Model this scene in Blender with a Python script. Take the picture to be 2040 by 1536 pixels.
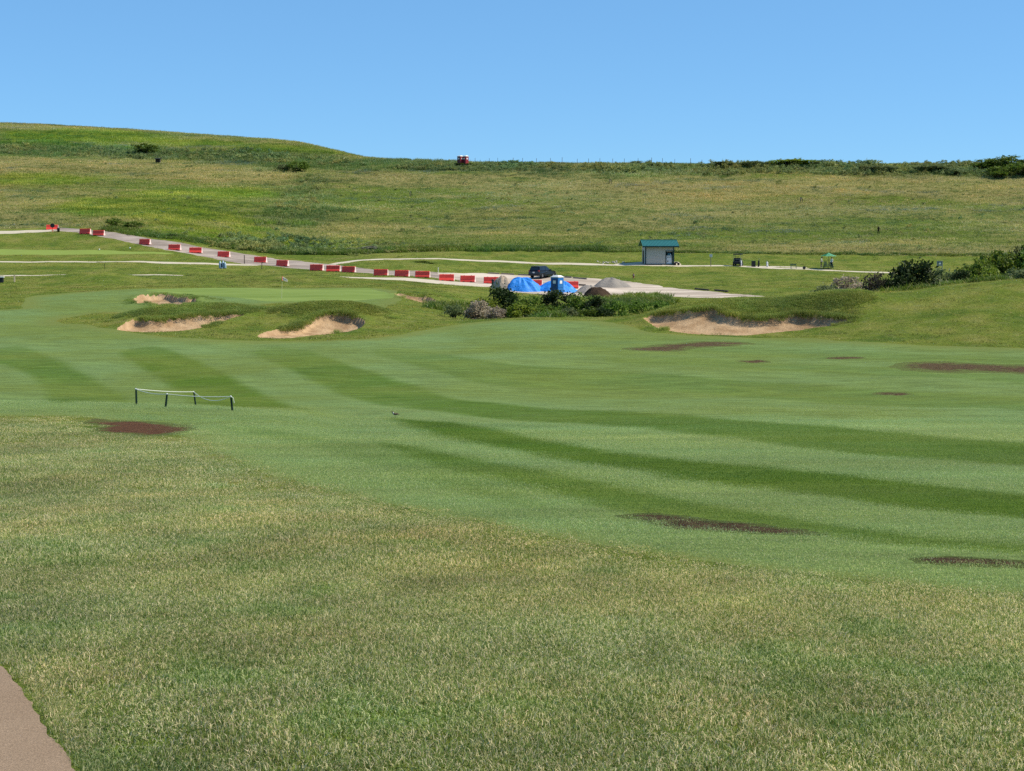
import bpy, bmesh, math, random
import numpy as np
from mathutils import Vector, Matrix

for o in list(bpy.data.objects):
    bpy.data.objects.remove(o)
SC = bpy.context.scene
COL = SC.collection
RAD = math.radians

# ---------------------------------------------------------------- camera
F = 2950.0                       # focal length in photo pixels (2040 wide)
PITCH = RAD(5.77)
CAMZ = 1.6
cd = bpy.data.cameras.new('camera')
cam = bpy.data.objects.new('camera', cd)
COL.objects.link(cam)
cam.location = (0, 0, CAMZ)
cam.rotation_euler = (math.pi / 2 - PITCH, 0, 0)
cd.sensor_width = 36.0
cd.lens = F / 2040.0 * 36.0
cd.clip_start = 0.1
cd.clip_end = 9000
SC.camera = cam

# ---------------------------------------------------------------- light
SUN_AZ, SUN_EL = 90.0, 48.0      # azimuth clockwise from +Y
w = bpy.data.worlds.new('World')
SC.world = w
w.use_nodes = True
nt = w.node_tree
bg = nt.nodes['Background']
sk = nt.nodes.new('ShaderNodeTexSky')
sk.sky_type = 'NISHITA'
sk.sun_disc = False
sk.sun_elevation = RAD(SUN_EL)
sk.sun_rotation = RAD(SUN_AZ)
sk.air_density, sk.dust_density, sk.ozone_density, sk.altitude = 1.0, 0.0, 10.0, 3000.0
gm = nt.nodes.new('ShaderNodeGamma')
gm.inputs[1].default_value = 0.5
ml = nt.nodes.new('ShaderNodeMix')
ml.data_type = 'RGBA'
ml.blend_type = 'MULTIPLY'
ml.clamp_result = False
ml.inputs[0].default_value = 1.0
ml.inputs[7].default_value = (1.81, 2.90, 3.66, 1)
nt.links.new(sk.outputs[0], gm.inputs[0])
nt.links.new(gm.outputs[0], ml.inputs[6])
nt.links.new(ml.outputs[2], bg.inputs[0])
bg.inputs[1].default_value = 0.082
sd = bpy.data.lights.new('sun', 'SUN')
sd.energy = 5.0
sd.angle = RAD(0.53)
sd.color = (1.0, 0.93, 0.80)
sun = bpy.data.objects.new('sun', sd)
COL.objects.link(sun)
_sv = Vector((math.sin(RAD(SUN_AZ)) * math.cos(RAD(SUN_EL)), math.cos(RAD(SUN_AZ)) * math.cos(RAD(SUN_EL)), math.sin(RAD(SUN_EL))))
sun.rotation_euler = _sv.to_track_quat('Z', 'Y').to_euler()
sun.location = (60, 20, 80)
vs = SC.view_settings
SC.display_settings.display_device = 'sRGB'
vs.view_transform = 'Standard'
vs.look = 'None'
vs.exposure = 0.28
vs.gamma = 1.0
vs.use_curve_mapping = False
SC.cycles.use_denoising = False
SC.cycles.max_bounces = 5
SC.cycles.diffuse_bounces = 2
SC.cycles.glossy_bounces = 2
SC.cycles.transmission_bounces = 3
SC.cycles.transparent_max_bounces = 6

# ---------------------------------------------------------------- pixels and rays
CP, SP = math.cos(PITCH), math.sin(PITCH)
def tan_row(row):                # height per metre of depth for a photo row
    v = (768.0 - row) / F
    return (-SP + v * CP) / (CP + v * SP)
def ray(px, row):                # (x, y=1, z) direction, depth 1
    v = (768.0 - row) / F
    k = CP + v * SP
    return np.array(((px - 1020.0) / F / k, 1.0, (-SP + v * CP) / k))

def pchip(x, y, xi):
    x = np.asarray(x, float); y = np.asarray(y, float)
    h = np.diff(x); dl = np.diff(y) / h
    m = np.zeros_like(y)
    for i in range(1, len(x) - 1):
        if dl[i - 1] * dl[i] > 0:
            w1 = 2 * h[i] + h[i - 1]; w2 = h[i] + 2 * h[i - 1]
            m[i] = (w1 + w2) / (w1 / dl[i - 1] + w2 / dl[i])
    m[0], m[-1] = dl[0], dl[-1]
    k = np.clip(np.searchsorted(x, xi) - 1, 0, len(x) - 2)
    t = (xi - x[k]) / h[k]
    t2, t3 = t * t, t * t * t
    return ((2 * t3 - 3 * t2 + 1) * y[k] + (t3 - 2 * t2 + t) * h[k] * m[k]
            + (-2 * t3 + 3 * t2) * y[k + 1] + (t3 - t2) * h[k] * m[k + 1])

# ---------------------------------------------------------------- terrain profile
# each column: depth -> height above the eye, 'r' entries are photo rows seen at that depth
def R(row):
    return ('r', row)
NEAR = [(0.0, -1.60), (4.3, -1.60), (8, -1.97), (14, -2.57), (22, -3.37), (30, -4.17)]
def hump(row): return [(38, -4.78), (46, R(row - 3)), (53, -6.15), (60, -6.85), (68, -7.08)]
SLOPE = [(40, -5.17), (50, -6.12), (60, -6.8), (70, -7.05)]
TOPR = [(300, R(420)), (345, R(342))]
PROF = {
 -700: NEAR + hump(803) + [(90, -7.1), (108, -7.1), (130, -6.6), (150, -6.1), (163, R(578)), (180, -5.6), (198, R(549)), (222, R(521)), (238, R(503)), (244, R(495)), (258, R(462)), (300, R(395)), (360, R(310)), (430, R(244))],
 0: NEAR + hump(804) + [(90, -7.1), (108, -7.1), (130, -6.6), (150, -6.1), (163, R(578)), (180, -5.6), (198, R(549)), (222, R(521)), (238, R(505)), (244, R(496)), (258, R(462)), (300, R(395)), (360, R(312)), (430, R(247))],
 300: NEAR + hump(808) + [(90, -7.1), (106, -7.1), (120, -6.75), (140, -6.25), (150, -6.05), (165, R(574)), (182, -5.6), (198, R(549)), (222, R(522)), (234, R(503)), (243, R(484)), (249, R(470)), (300, R(395)), (360, R(322)), (425, R(262))],
 560: NEAR + hump(822) + [(90, -7.1), (106, -7.1), (120, -6.75), (140, -6.3), (150, -6.05), (165, R(574)), (185, -5.5), (205, R(549)), (220, R(531)), (232, R(522)), (241, R(508)), (248, R(500)), (300, R(410)), (345, R(340)), (405, R(279))],
 690: NEAR + SLOPE + [(90, -7.1), (106, -7.1), (120, -6.72), (140, -6.3), (150, -6.08), (165, R(575)), (185, -5.7), (202, R(552)), (214, R(539)), (227, R(526)), (238, R(513)), (248, R(500)), (300, R(414)), (345, R(341)), (384, R(303))],
 760: NEAR + SLOPE + [(90, -7.1), (106, -7.1), (120, -6.7), (140, -6.3), (150, -6.1), (165, R(576)), (185, -5.8), (200, R(554)), (210, R(544)), (224, R(527)), (235, R(516)), (248, R(500)), (300, R(418)), (345, R(342)), (367, R(317))],
 800: NEAR + SLOPE + [(90, -7.1), (106, -7.1), (120, -6.7), (140, -6.3), (150, -6.1), (165, R(576)), (185, -5.85), (199, R(555)), (208, R(546)), (222, R(528)), (234, R(517)), (248, R(500)), (300, R(420)), (345, R(342)), (360, R(319))],
 1050: NEAR + SLOPE + [(90, -7.1), (104, -7.08), (119, R(633)), (128, -7.8), (145, -8.2), (160, -7.9), (172, -7.25), (186, R(579)), (212, R(555)), (220, R(545)), (235, R(525)), (250, R(502))] + TOPR + [(355, R(325))],
 1300: NEAR + SLOPE + [(90, -7.1), (104, -7.05), (118, -6.45), (128, -7.5), (148, -7.95), (168, -7.5), (180, R(590)), (206, R(565)), (220, R(546)), (233, R(528)), (250, R(503))] + TOPR + [(355, R(326))],
 1550: NEAR + SLOPE + [(90, -7.1), (104, -7.05), (118, -6.4), (130, -7.0), (150, -7.4), (174, -7.2), (195, -6.6), (214, R(551)), (231, R(532)), (250, R(505))] + TOPR + [(355, R(327))],
 1800: NEAR + SLOPE + [(88, -7.1), (97, -6.95), (108, -5.7), (118, R(581)), (130, -6.2), (150, -7.0), (180, -6.8), (207, -6.0), (231, R(537)), (250, R(507))] + TOPR + [(355, R(326))],
 2040: NEAR + SLOPE + [(88, -7.1), (97, -6.7), (108, -4.9), (119, R(558)), (132, -4.3), (150, -5.3), (185, -5.6), (210, -5.2), (231, R(533)), (250, R(508))] + TOPR + [(355, R(325))],
 2700: NEAR + SLOPE + [(88, -7.1), (97, -6.4), (108, -4.2), (119, R(535)), (132, -3.4), (150, -4.3), (185, -4.8), (210, -4.6), (231, R(530)), (250, R(508))] + TOPR + [(355, R(322))],
}
DT = np.concatenate([np.arange(0, 480, 0.25), [480, 560, 700, 900, 1500, 9000]])
_cols = sorted(PROF)
_tab = []
for c in _cols:
    pts = [(d, (z[1] if not isinstance(z, tuple) else 0) if not isinstance(z, (int, float)) else z) for d, z in []]
    ds, zs = [], []
    for d, z in PROF[c]:
        ds.append(d); zs.append(d * tan_row(z[1]) if isinstance(z, tuple) else z)
    dc, zc = ds[-1], zs[-1]
    ds += [dc + 18, dc + 50, dc + 140, 700, 900, 1500, 9001]
    zs += [zc - 0.1, zc - 3.0, zc - 14, -6.5, -7, -7, -7]
    _tab.append(pchip(ds, zs, DT))
_tab = np.array(_tab)                                   # [col][depth]
PXI = np.arange(-700, 2701, 10.0)
TAB = np.stack([pchip(np.array(_cols, float), _tab[:, k], PXI) for k in range(len(DT))])   # [depth][px]
# light smoothing across azimuth and depth
def _smooth(a, n, axis):
    k = np.hanning(n + 2)[1:-1]; k /= k.sum()
    pad = [(0, 0), (0, 0)]; pad[axis] = (n // 2, n // 2)
    b = np.pad(a, pad, mode='edge')
    return np.apply_along_axis(lambda v: np.convolve(v, k, 'valid'), axis, b)
_n = np.searchsorted(DT, 479.9)
TAB[:_n] = _smooth(TAB[:_n], 15, 0)
TAB = _smooth(TAB, 13, 1)
DIDX = np.arange(len(DT), dtype=float)

_rng = np.random.RandomState(5)
_waves = [(_rng.uniform(0, 6.28), _rng.uniform(0, 6.28), L, A) for L, A in [(23, .05), (17, .05), (11, .035), (8.3, .03), (5.7, .02), (4.1, .014), (31, .05)]]
MOUNDS = []      # (x, y, sx, sy, h, power)
def z_base(x, y):
    x = np.asarray(x, float); y = np.asarray(y, float)
    yy = np.maximum(y, 0.0)
    px = 1020.0 + F * np.clip(x / np.maximum(yy, 12.0), -0.58, 0.56)
    di = np.interp(yy, DT, DIDX)
    i = np.clip(di.astype(int), 0, len(DT) - 2); fi = di - i
    pj = (px - PXI[0]) / 10.0
    j = np.clip(pj.astype(int), 0, len(PXI) - 2); fj = np.clip(pj - j, 0, 1)
    z = ((TAB[i, j] * (1 - fj) + TAB[i, j + 1] * fj) * (1 - fi) + (TAB[i + 1, j] * (1 - fj) + TAB[i + 1, j + 1] * fj) * fi)
    amp = np.clip((yy - 8) / 60.0, 0.12, 1.0)
    for a, b, L, A in _waves:
        z = z + amp * A * np.sin(x * 6.283 / L * math.cos(a) + y * 6.283 / L * math.sin(a) + b)
    for mx, my, sx, sy, h, pw in MOUNDS:
        q = (np.abs((x - mx) / sx) ** pw) + ((y - my) / sy) ** 2
        z = z + h * np.exp(-q)
    return z + CAMZ

def xat(px, row, d):
    return ray(px, row)[0] * d
# grassy mounds round the bunkers and behind the green
MOUNDS += [(xat(385, 610, 121), 121.0, 4.6, 3.6, 0.95, 2.0), (xat(470, 610, 123), 123.0, 3.4, 3.4, 0.45, 2.0), (xat(300, 618, 120), 120.0, 3.0, 3.4, 0.35, 2.0),
           (xat(640, 600, 121), 121.0, 4.4, 3.6, 1.35, 2.0), (xat(735, 620, 121), 121.0, 2.6, 3.4, 0.45, 2.0),
           (xat(1525, 592, 116), 116.5, 8.2, 4.6, 1.55, 3.6), (xat(1690, 600, 114), 114.0, 4.0, 4.0, 0.35, 2.0),
           (xat(190, 545, 181), 181.0, 6.2, 6.0, 1.15, 2.0), (xat(380, 590, 143), 143.0, 3.2, 2.6, 0.5, 2.0),
           (xat(600, 545, 190), 190.0, 12.0, 7.0, 0.45, 2.0), (xat(850, 590, 156), 158.0, 3.4, 3.0, 0.35, 2.0)]

BUNK = []        # filled below: (polygon Nx2, depth)
def in_sdf(poly, x, y):
    """signed distance to a closed polygon, negative inside"""
    x = np.asarray(x, float); y = np.asarray(y, float)
    n = len(poly)
    best = np.full(x.shape, 1e9); inside = np.zeros(x.shape, bool)
    for k in range(n):
        ax, ay = poly[k]; bx, by = poly[(k + 1) % n]
        ex, ey = bx - ax, by - ay
        L = ex * ex + ey * ey + 1e-12
        t = np.clip(((x - ax) * ex + (y - ay) * ey) / L, 0, 1)
        dd = (x - ax - t * ex) ** 2 + (y - ay - t * ey) ** 2
        best = np.minimum(best, dd)
        cond = (ay > y) != (by > y)
        if ey != 0:
            inside ^= cond & (x < ex * (y - ay) / ey + ax)
    s = np.sqrt(best)
    return np.where(inside, -s, s)
def smooth01(t):
    t = np.clip(t, 0, 1)
    return t * t * (3 - 2 * t)
def z_ground(x, y):
    x = np.asarray(x, float); y = np.asarray(y, float)
    z = z_base(x, y)
    for poly, dep in BUNK:
        mn, mx = poly.min(0) - 3.5, poly.max(0) + 3.5
        m = (x > mn[0]) & (x < mx[0]) & (y > mn[1]) & (y < mx[1])
        if m.any():
            xs, ys = x[m], y[m]
            s = in_sdf(poly, xs, ys)
            cy = (ys - poly[:, 1].min()) / max(poly[:, 1].max() - poly[:, 1].min(), 0.1)
            lip = 0.10 + 0.32 * smooth01(cy * 1.3)
            dz = -(dep * smooth01(-s / 3.0) + lip * smooth01(-s / 0.22))
            # grass rolled up to the lip
            dz = np.where(s > 0, 0.16 * smooth01(cy * 1.3) * np.exp(-(s / 0.8) ** 2), dz + 0.16 * smooth01(cy * 1.3) * np.exp(-(s / 0.25) ** 2))
            z = z.copy(); z[m] = z[m] + dz
    return z

def hit(px, row, dmin=3.0, dmax=470.0, zf=None):
    """first point of the terrain seen at a photo pixel"""
    zf = zf or z_ground
    r = ray(px, row)
    d = np.concatenate([np.arange(dmin, 60, 0.1), np.arange(60, dmax, 0.2)])
    z = zf(r[0] * d, d) - CAMZ - r[2] * d
    k = np.argmax(z > 0)
    if not (z > 0).any():
        k = np.argmin(np.abs(z)); return np.array((r[0] * d[k], d[k]))
    if k == 0: return np.array((r[0] * d[0], d[0]))
    t = z[k - 1] / (z[k - 1] - z[k])
    dd = d[k - 1] + t * (d[k] - d[k - 1])
    return np.array((r[0] * dd, dd))
def curve(pts, closed=True, n=6):
    """Catmull-Rom through 2D points"""
    P = np.asarray(pts, float); m = len(P); out = []
    rng = range(m) if closed else range(m - 1)
    for i in rng:
        if closed: a, b, c, d = P[i - 1], P[i], P[(i + 1) % m], P[(i + 2) % m]
        else: a, b, c, d = P[max(i - 1, 0)], P[i], P[i + 1], P[min(i + 2, m - 1)]
        for t in np.arange(n) / n:
            out.append(0.5 * (2 * b + (c - a) * t + (2 * a - 5 * b + 4 * c - d) * t * t + (3 * b - a - 3 * c + d) * t ** 3))
    if not closed: out.append(P[-1])
    return np.array(out)
def gpoly(pix, zf=None, n=5, smooth=True, dmin=3.0):
    w_ = np.array([hit(a, b, zf=zf, dmin=dmin) for a, b in pix])
    return curve(w_, True, n) if smooth else w_

# ---------------------------------------------------------------- material helper
class NB:
    def __init__(s, name, rough=0.9, spec=0.1):
        s.m = bpy.data.materials.new(name)
        s.m.use_nodes = True
        s.t = s.m.node_tree
        s.b = s.t.nodes['Principled BSDF']
        s.out = s.t.nodes['Material Output']
        s.b.inputs['Roughness'].default_value = rough
        s.b.inputs['Specular IOR Level'].default_value = spec
        s.pos = s.t.nodes.new('ShaderNodeNewGeometry').outputs['Position']
    def put(s, sock, v):
        if isinstance(v, bpy.types.NodeSocket): s.t.links.new(v, sock)
        elif isinstance(v, (tuple, list)) and sock.type == 'RGBA' and len(v) == 3: sock.default_value = (*v, 1)
        else: sock.default_value = v
    def noise(s, scale, detail=4, rough=0.6, vec=None, stretch=None, dist=0.0):
        n = s.t.nodes.new('ShaderNodeTexNoise')
        v = vec or s.pos
        if stretch:
            mp = s.t.nodes.new('ShaderNodeMapping'); mp.inputs['Scale'].default_value = stretch
            s.put(mp.inputs[0], v); v = mp.outputs[0]
        s.put(n.inputs['Vector'], v)
        n.inputs['Scale'].default_value = scale; n.inputs['Detail'].default_value = detail
        n.inputs['Roughness'].default_value = rough; n.inputs['Distortion'].default_value = dist
        return n.outputs['Fac']
    def ramp(s, f, stops):
        r = s.t.nodes.new('ShaderNodeValToRGB'); s.put(r.inputs[0], f)
        e = r.color_ramp.elements
        while len(e) < len(stops): e.new(0.5)
        for k, (p, c) in enumerate(stops):
            e[k].position = p
            e[k].color = (c, c, c, 1) if isinstance(c, (int, float)) else (*c, 1)
        return r.outputs[0]
    def mix(s, f, a, b, mode='MIX'):
        n = s.t.nodes.new('ShaderNodeMix'); n.data_type = 'RGBA'; n.blend_type = mode
        s.put(n.inputs[0], f); s.put(n.inputs[6], a); s.put(n.inputs[7], b)
        return n.outputs[2]
    def math(s, op, a, b=0.0, clamp=False):
        n = s.t.nodes.new('ShaderNodeMath'); n.operation = op; n.use_clamp = clamp
        s.put(n.inputs[0], a); s.put(n.inputs[1], b)
        return n.outputs[0]
    def attr(s, name, typ='GEOMETRY'):
        n = s.t.nodes.new('ShaderNodeAttribute'); n.attribute_name = name; n.attribute_type = typ
        return n
    def bump(s, h, strength=0.5, dist=0.05):
        n = s.t.nodes.new('ShaderNodeBump'); n.inputs['Strength'].default_value = strength; n.inputs['Distance'].default_value = dist
        s.put(n.inputs['Height'], h); s.t.links.new(n.outputs[0], s.b.inputs['Normal'])
    def color(s, c): s.put(s.b.inputs['Base Color'], c); return s
    def val(s, f, lo, hi):       # multiply-ready grey value from a factor
        n = s.t.nodes.new('ShaderNodeMapRange'); s.put(n.inputs[0], f)
        n.inputs[1].default_value = 0.3; n.inputs[2].default_value = 0.7
        n.inputs[3].default_value = lo; n.inputs[4].default_value = hi
        return n.outputs[0]

def plain(name, col, rough=0.6, spec=0.3, vary=0.12, vscale=6.0, metal=0.0, bump=0.0):
    b = NB(name, rough, spec)
    oc = b.t.nodes.new('ShaderNodeTexCoord').outputs['Object']
    f = b.noise(vscale, 5, 0.65, vec=oc)
    c = b.mix(1.0, col, b.val(f, 1 - vary, 1 + vary), 'MULTIPLY')
    b.color(c)
    b.b.inputs['Metallic'].default_value = metal
    if bump: b.bump(f, bump, 0.02)
    return b.m

MAT = {}
# fairway turf: mown stripes come from the mower's direction, stored per point as 'stripe'
b = NB('fairway_turf', 0.9, 0.03)
st = b.math('ADD', b.attr('stripe').outputs['Fac'], b.math('MULTIPLY', b.math('SUBTRACT', b.noise(1.1, 5, 0.7, stretch=(0.4, 1.2, 1)), 0.5), 0.8), True)
c = b.mix(st, (0.134, 0.196, 0.066), (0.062, 0.113, 0.012))
c = b.mix(b.ramp(b.noise(0.10, 4, 0.6), [(0.38, 0.0), (0.62, 0.70)]), c, (0.122, 0.156, 0.030))
c = b.mix(b.ramp(b.noise(0.55, 6, 0.7), [(0.56, 0.0), (0.72, 0.5)]), c, (0.142, 0.190, 0.062))
c = b.mix(1.0, c, b.val(b.noise(1.4, 6, 0.75, stretch=(0.25, 1.3, 1)), 0.72, 1.26), 'MULTIPLY')
c = b.mix(1.0, c, b.val(b.noise(4.5, 5, 0.75, stretch=(0.2, 1.2, 1)), 0.82, 1.18), 'MULTIPLY')
c = b.mix(1.0, c, b.val(b.noise(9.0, 6, 0.75), 0.76, 1.24), 'MULTIPLY')
c = b.mix(1.0, c, b.val(b.noise(70.0, 4, 0.8), 0.55, 1.45), 'MULTIPLY')
c = b.mix(b.ramp(b.math('ADD', b.math('MULTIPLY', b.attr('fringe').outputs['Fac'], 0.6), b.noise(1.2, 6, 0.75, stretch=(0.5, 1, 1))), [(0.62, 0.0), (1.05, 0.9)]), c, b.mix(b.noise(2.5, 5, 0.7), (0.105, 0.150, 0.026), (0.180, 0.190, 0.060)))
b.color(c)
b.bump(b.math('ADD', b.noise(70.0, 4, 0.8), b.math('MULTIPLY', b.noise(12.0, 4, 0.7), 2.0)), 0.55, 0.02)
MAT['fairway'] = b.m
b = NB('putting_green_turf', 0.9, 0.03)
c = b.mix(b.ramp(b.noise(0.30, 3, 0.5, stretch=(0.25, 2.2, 1)), [(0.40, 0.0), (0.60, 1.0)]), (0.145, 0.205, 0.046), (0.188, 0.250, 0.064))
c = b.mix(1.0, c, b.val(b.noise(6.0, 5, 0.7), 0.88, 1.1), 'MULTIPLY')
b.color(c); b.bump(b.noise(40, 3, 0.7), 0.2, 0.01)
MAT['green'] = b.m
b = NB('tee_turf', 0.9, 0.03)
c = b.mix(b.noise(0.4, 4, 0.6), (0.180, 0.245, 0.045), (0.220, 0.275, 0.070))
b.color(c); MAT['tee'] = b.m
# rough: sparse soil and thatch under the blades
b = NB('rough_turf', 0.95, 0.02)
c = b.ramp(b.noise(0.22, 5, 0.62), [(0.30, (0.066, 0.118, 0.018)), (0.47, (0.132, 0.172, 0.026)), (0.60, (0.195, 0.206, 0.044)), (0.74, (0.220, 0.208, 0.062))])
c = b.mix(b.ramp(b.noise(1.3, 6, 0.7), [(0.50, 0.0), (0.68, 0.65)]), c, (0.180, 0.200, 0.068))
c = b.mix(1.0, c, b.val(b.noise(5.0, 6, 0.75, stretch=(1, 1, 1)), 0.66, 1.30), 'MULTIPLY')
c = b.mix(1.0, c, b.val(b.noise(40.0, 4, 0.8), 0.6, 1.35), 'MULTIPLY')
b.color(c); b.bump(b.math('ADD', b.noise(28.0, 5, 0.8), b.math('MULTIPLY', b.noise(3.5, 5, 0.7), 3.0)), 0.8, 0.06)
MAT['rough'] = b.m
# hillside meadow
b = NB('hill_meadow', 0.95, 0.03)
tan = b.mix(b.noise(0.35, 6, 0.7), (0.170, 0.162, 0.048), (0.270, 0.236, 0.094))
grn = b.mix(b.noise(0.22, 6, 0.7), (0.076, 0.120, 0.014), (0.132, 0.170, 0.030))
f = b.math('ADD', b.noise(0.030, 5, 0.62, stretch=(0.55, 1.5, 1.5)), b.math('MULTIPLY', b.math('SUBTRACT', b.noise(0.45, 5, 0.7, stretch=(0.4, 1.4, 1.4)), 0.5), 0.45))
c = b.mix(b.ramp(b.math('ADD', f, b.math('MULTIPLY', b.attr('zone').outputs['Fac'], 0.26)), [(0.43, 0.0), (0.60, 1.0)]), grn, tan)
c = b.mix(b.attr('lush').outputs['Fac'], c, b.mix(b.noise(0.5, 5, 0.7), (0.088, 0.148, 0.004), (0.150, 0.196, 0.012)))
c = b.mix(b.attr('dark').outputs['Fac'], c, b.mix(b.noise(0.8, 6, 0.7), (0.052, 0.086, 0.020), (0.130, 0.138, 0.060)))
c = b.mix(1.0, c, b.val(b.noise(1.6, 6, 0.75), 0.60, 1.36), 'MULTIPLY')
b.color(c); b.bump(b.noise(1.8, 6, 0.75), 0.9, 0.35)
MAT['hill'] = b.m
# bunker sand
b = NB('bunker_sand', 0.95, 0.05)
c = b.mix(b.ramp(b.noise(0.7, 5, 0.6), [(0.36, 0.0), (0.62, 1.0)]), (0.325, 0.205, 0.108), (0.480, 0.330, 0.190))
c = b.mix(1.0, c, b.val(b.noise(9.0, 6, 0.8), 0.78, 1.16), 'MULTIPLY')
b.color(c)
wv = b.t.nodes.new('ShaderNodeTexWave'); wv.inputs['Scale'].default_value = 1.6; wv.inputs['Distortion'].default_value = 7.0; wv.inputs['Detail'].default_value = 3.0
b.t.links.new(b.pos, wv.inputs['Vector'])
b.bump(b.math('ADD', b.noise(1.3, 4, 0.6), b.math('MULTIPLY', b.noise(5.0, 6, 0.75), 0.8)), 0.9, 0.12)
MAT['sand'] = b.m
# gravel lot, gravel road, concrete and the brown path underfoot
b = NB('lot_gravel', 0.95, 0.05)
c = b.mix(b.ramp(b.noise(0.16, 5, 0.6, stretch=(0.35, 1.6, 1)), [(0.40, 0.0), (0.62, 1.0)]), (0.340, 0.275, 0.215), (0.600, 0.505, 0.405))
c = b.mix(b.ramp(b.noise(0.5, 5, 0.65, stretch=(0.10, 1.2, 1)), [(0.60, 0.0), (0.72, 0.7)]), c, (0.20, 0.165, 0.135))
c = b.mix(1.0, c, b.val(b.noise(11.0, 6, 0.8), 0.82, 1.14), 'MULTIPLY')
b.color(c); b.bump(b.noise(14, 5, 0.8), 0.5, 0.03)
MAT['lot'] = b.m
b = NB('road_gravel', 0.95, 0.05)
c = b.mix(b.ramp(b.noise(0.35, 5, 0.65, stretch=(0.3, 0.9, 1)), [(0.40, 0.0), (0.60, 1.0)]), (0.235, 0.190, 0.155), (0.400, 0.330, 0.275))
c = b.mix(1.0, c, b.val(b.noise(8.0, 6, 0.8), 0.80, 1.14), 'MULTIPLY')
b.color(c); b.bump(b.noise(14, 5, 0.8), 0.5, 0.03)
MAT['road'] = b.m
b = NB('path_concrete', 0.9, 0.15)
c = b.mix(b.noise(0.8, 6, 0.7), (0.440, 0.375, 0.275), (0.580, 0.505, 0.385))
c = b.mix(1.0, c, b.val(b.noise(9.0, 5, 0.8), 0.90, 1.08), 'MULTIPLY')
b.color(c); MAT['concrete'] = b.m
b = NB('path_screenings', 0.95, 0.08)
c = b.mix(b.noise(1.6, 5, 0.6), (0.220, 0.150, 0.096), (0.320, 0.232, 0.155))
c = b.mix(1.0, c, b.val(b.noise(170.0, 3, 0.8), 0.55, 1.4), 'MULTIPLY')
b.color(c); b.bump(b.noise(150.0, 3, 0.8), 0.8, 0.004)
MAT['brownpath'] = b.m
def dirt_mat(name, dk, lt, g=0.62):
    b = NB(name, 0.97, 0.03)
    c = b.mix(b.ramp(b.noise(4.5, 7, 0.8), [(0.36, 0.0), (0.64, 1.0)]), dk, lt)
    c = b.mix(b.ramp(b.math('ADD', b.noise(2.4, 6, 0.8, stretch=(0.5, 1, 1)), b.math('MULTIPLY', b.attr('edge').outputs['Fac'], 0.30)), [(g, 0.0), (g + 0.10, 1.0)]), c, b.mix(b.noise(6.0, 4, 0.7), (0.085, 0.130, 0.028), (0.165, 0.180, 0.062)))
    c = b.mix(1.0, c, b.val(b.noise(45.0, 4, 0.8), 0.60, 1.35), 'MULTIPLY')
    b.color(c); b.bump(b.noise(9, 7, 0.85), 1.0, 0.10)
    return b.m
MAT['dirt'] = dirt_mat('bare_soil', (0.050, 0.033, 0.017), (0.150, 0.102, 0.056), 0.56)
MAT['reddirt'] = dirt_mat('red_bare_soil', (0.085, 0.040, 0.024), (0.175, 0.090, 0.050), 0.58)

# ---------------------------------------------------------------- regions traced on the photo and set on the ground
BUNK_PIX = [
 [(240, 657), (258, 645), (278, 638), (302, 641), (330, 639), (370, 634), (410, 631), (445, 628), (474, 627), (478, 631), (450, 639), (420, 650), (380, 657), (330, 661), (280, 661)],
 [(513, 671), (530, 663), (560, 658), (590, 655), (612, 643), (628, 634), (652, 627), (680, 626), (706, 632), (725, 641), (723, 652), (705, 660), (660, 666), (600, 671), (550, 674)],
 [(1296, 637), (1315, 630), (1350, 625), (1390, 621), (1422, 617), (1445, 627), (1480, 636), (1520, 638), (1548, 635), (1582, 629), (1622, 631), (1662, 635), (1692, 639), (1655, 648), (1600, 656), (1550, 662), (1480, 668), (1400, 666), (1340, 659), (1312, 650)],
 [(260, 602), (275, 592), (302, 589), (338, 589), (370, 593), (390, 600), (372, 606), (340, 608), (300, 608), (272, 607)],
 [(787, 587), (820, 588), (850, 592), (868, 600), (867, 605), (840, 602), (810, 595)],
]
for k_, sx_ in ((0, 1.06), (2, 1.07)):
    c_ = sum(q[0] for q in BUNK_PIX[k_]) / len(BUNK_PIX[k_])
    BUNK_PIX[k_] = [(c_ + (q[0] - c_) * sx_, q[1]) for q in BUNK_PIX[k_]]
_bp = [gpoly(p, zf=z_base) for p in BUNK_PIX]
BUNK += [(_bp[0], 0.22), (_bp[1], 0.25), (_bp[2], 0.30), (_bp[3], 0.30), (_bp[4], 0.15)]

def vnoise(x, y, L, seed=0):
    """cheap smooth value noise in [-1, 1]"""
    u, v = np.asarray(x) / L, np.asarray(y) / L
    i, j = np.floor(u).astype(np.int64), np.floor(v).astype(np.int64)
    fu, fv = smooth01(u - i), smooth01(v - j)
    def h(a, c):
        n = (a * 374761393 + c * 668265263 + seed * 1442695041) & 0xffffffff
        n = ((n ^ (n >> 13)) * 1274126177) & 0xffffffff
        return ((n ^ (n >> 16)) & 0xffff) / 32767.5 - 1.0
    return (h(i, j) * (1 - fu) + h(i + 1, j) * fu) * (1 - fv) + (h(i, j + 1) * (1 - fu) + h(i + 1, j + 1) * fu) * fv
def ribbon(pts, hw):
    P = np.asarray(pts)
    def s(x, y):
        best = np.full(np.shape(x), 1e9)
        for k in range(len(P) - 1):
            ax, ay = P[k]; ex, ey = P[k + 1] - P[k]
            t = np.clip(((x - ax) * ex + (y - ay) * ey) / (ex * ex + ey * ey + 1e-9), 0, 1)
            best = np.minimum(best, np.hypot(x - ax - t * ex, y - ay - t * ey))
        return best - hw
    s.box = (P.min(0) - hw - 1, P.max(0) + hw + 1)
    return s
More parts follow.
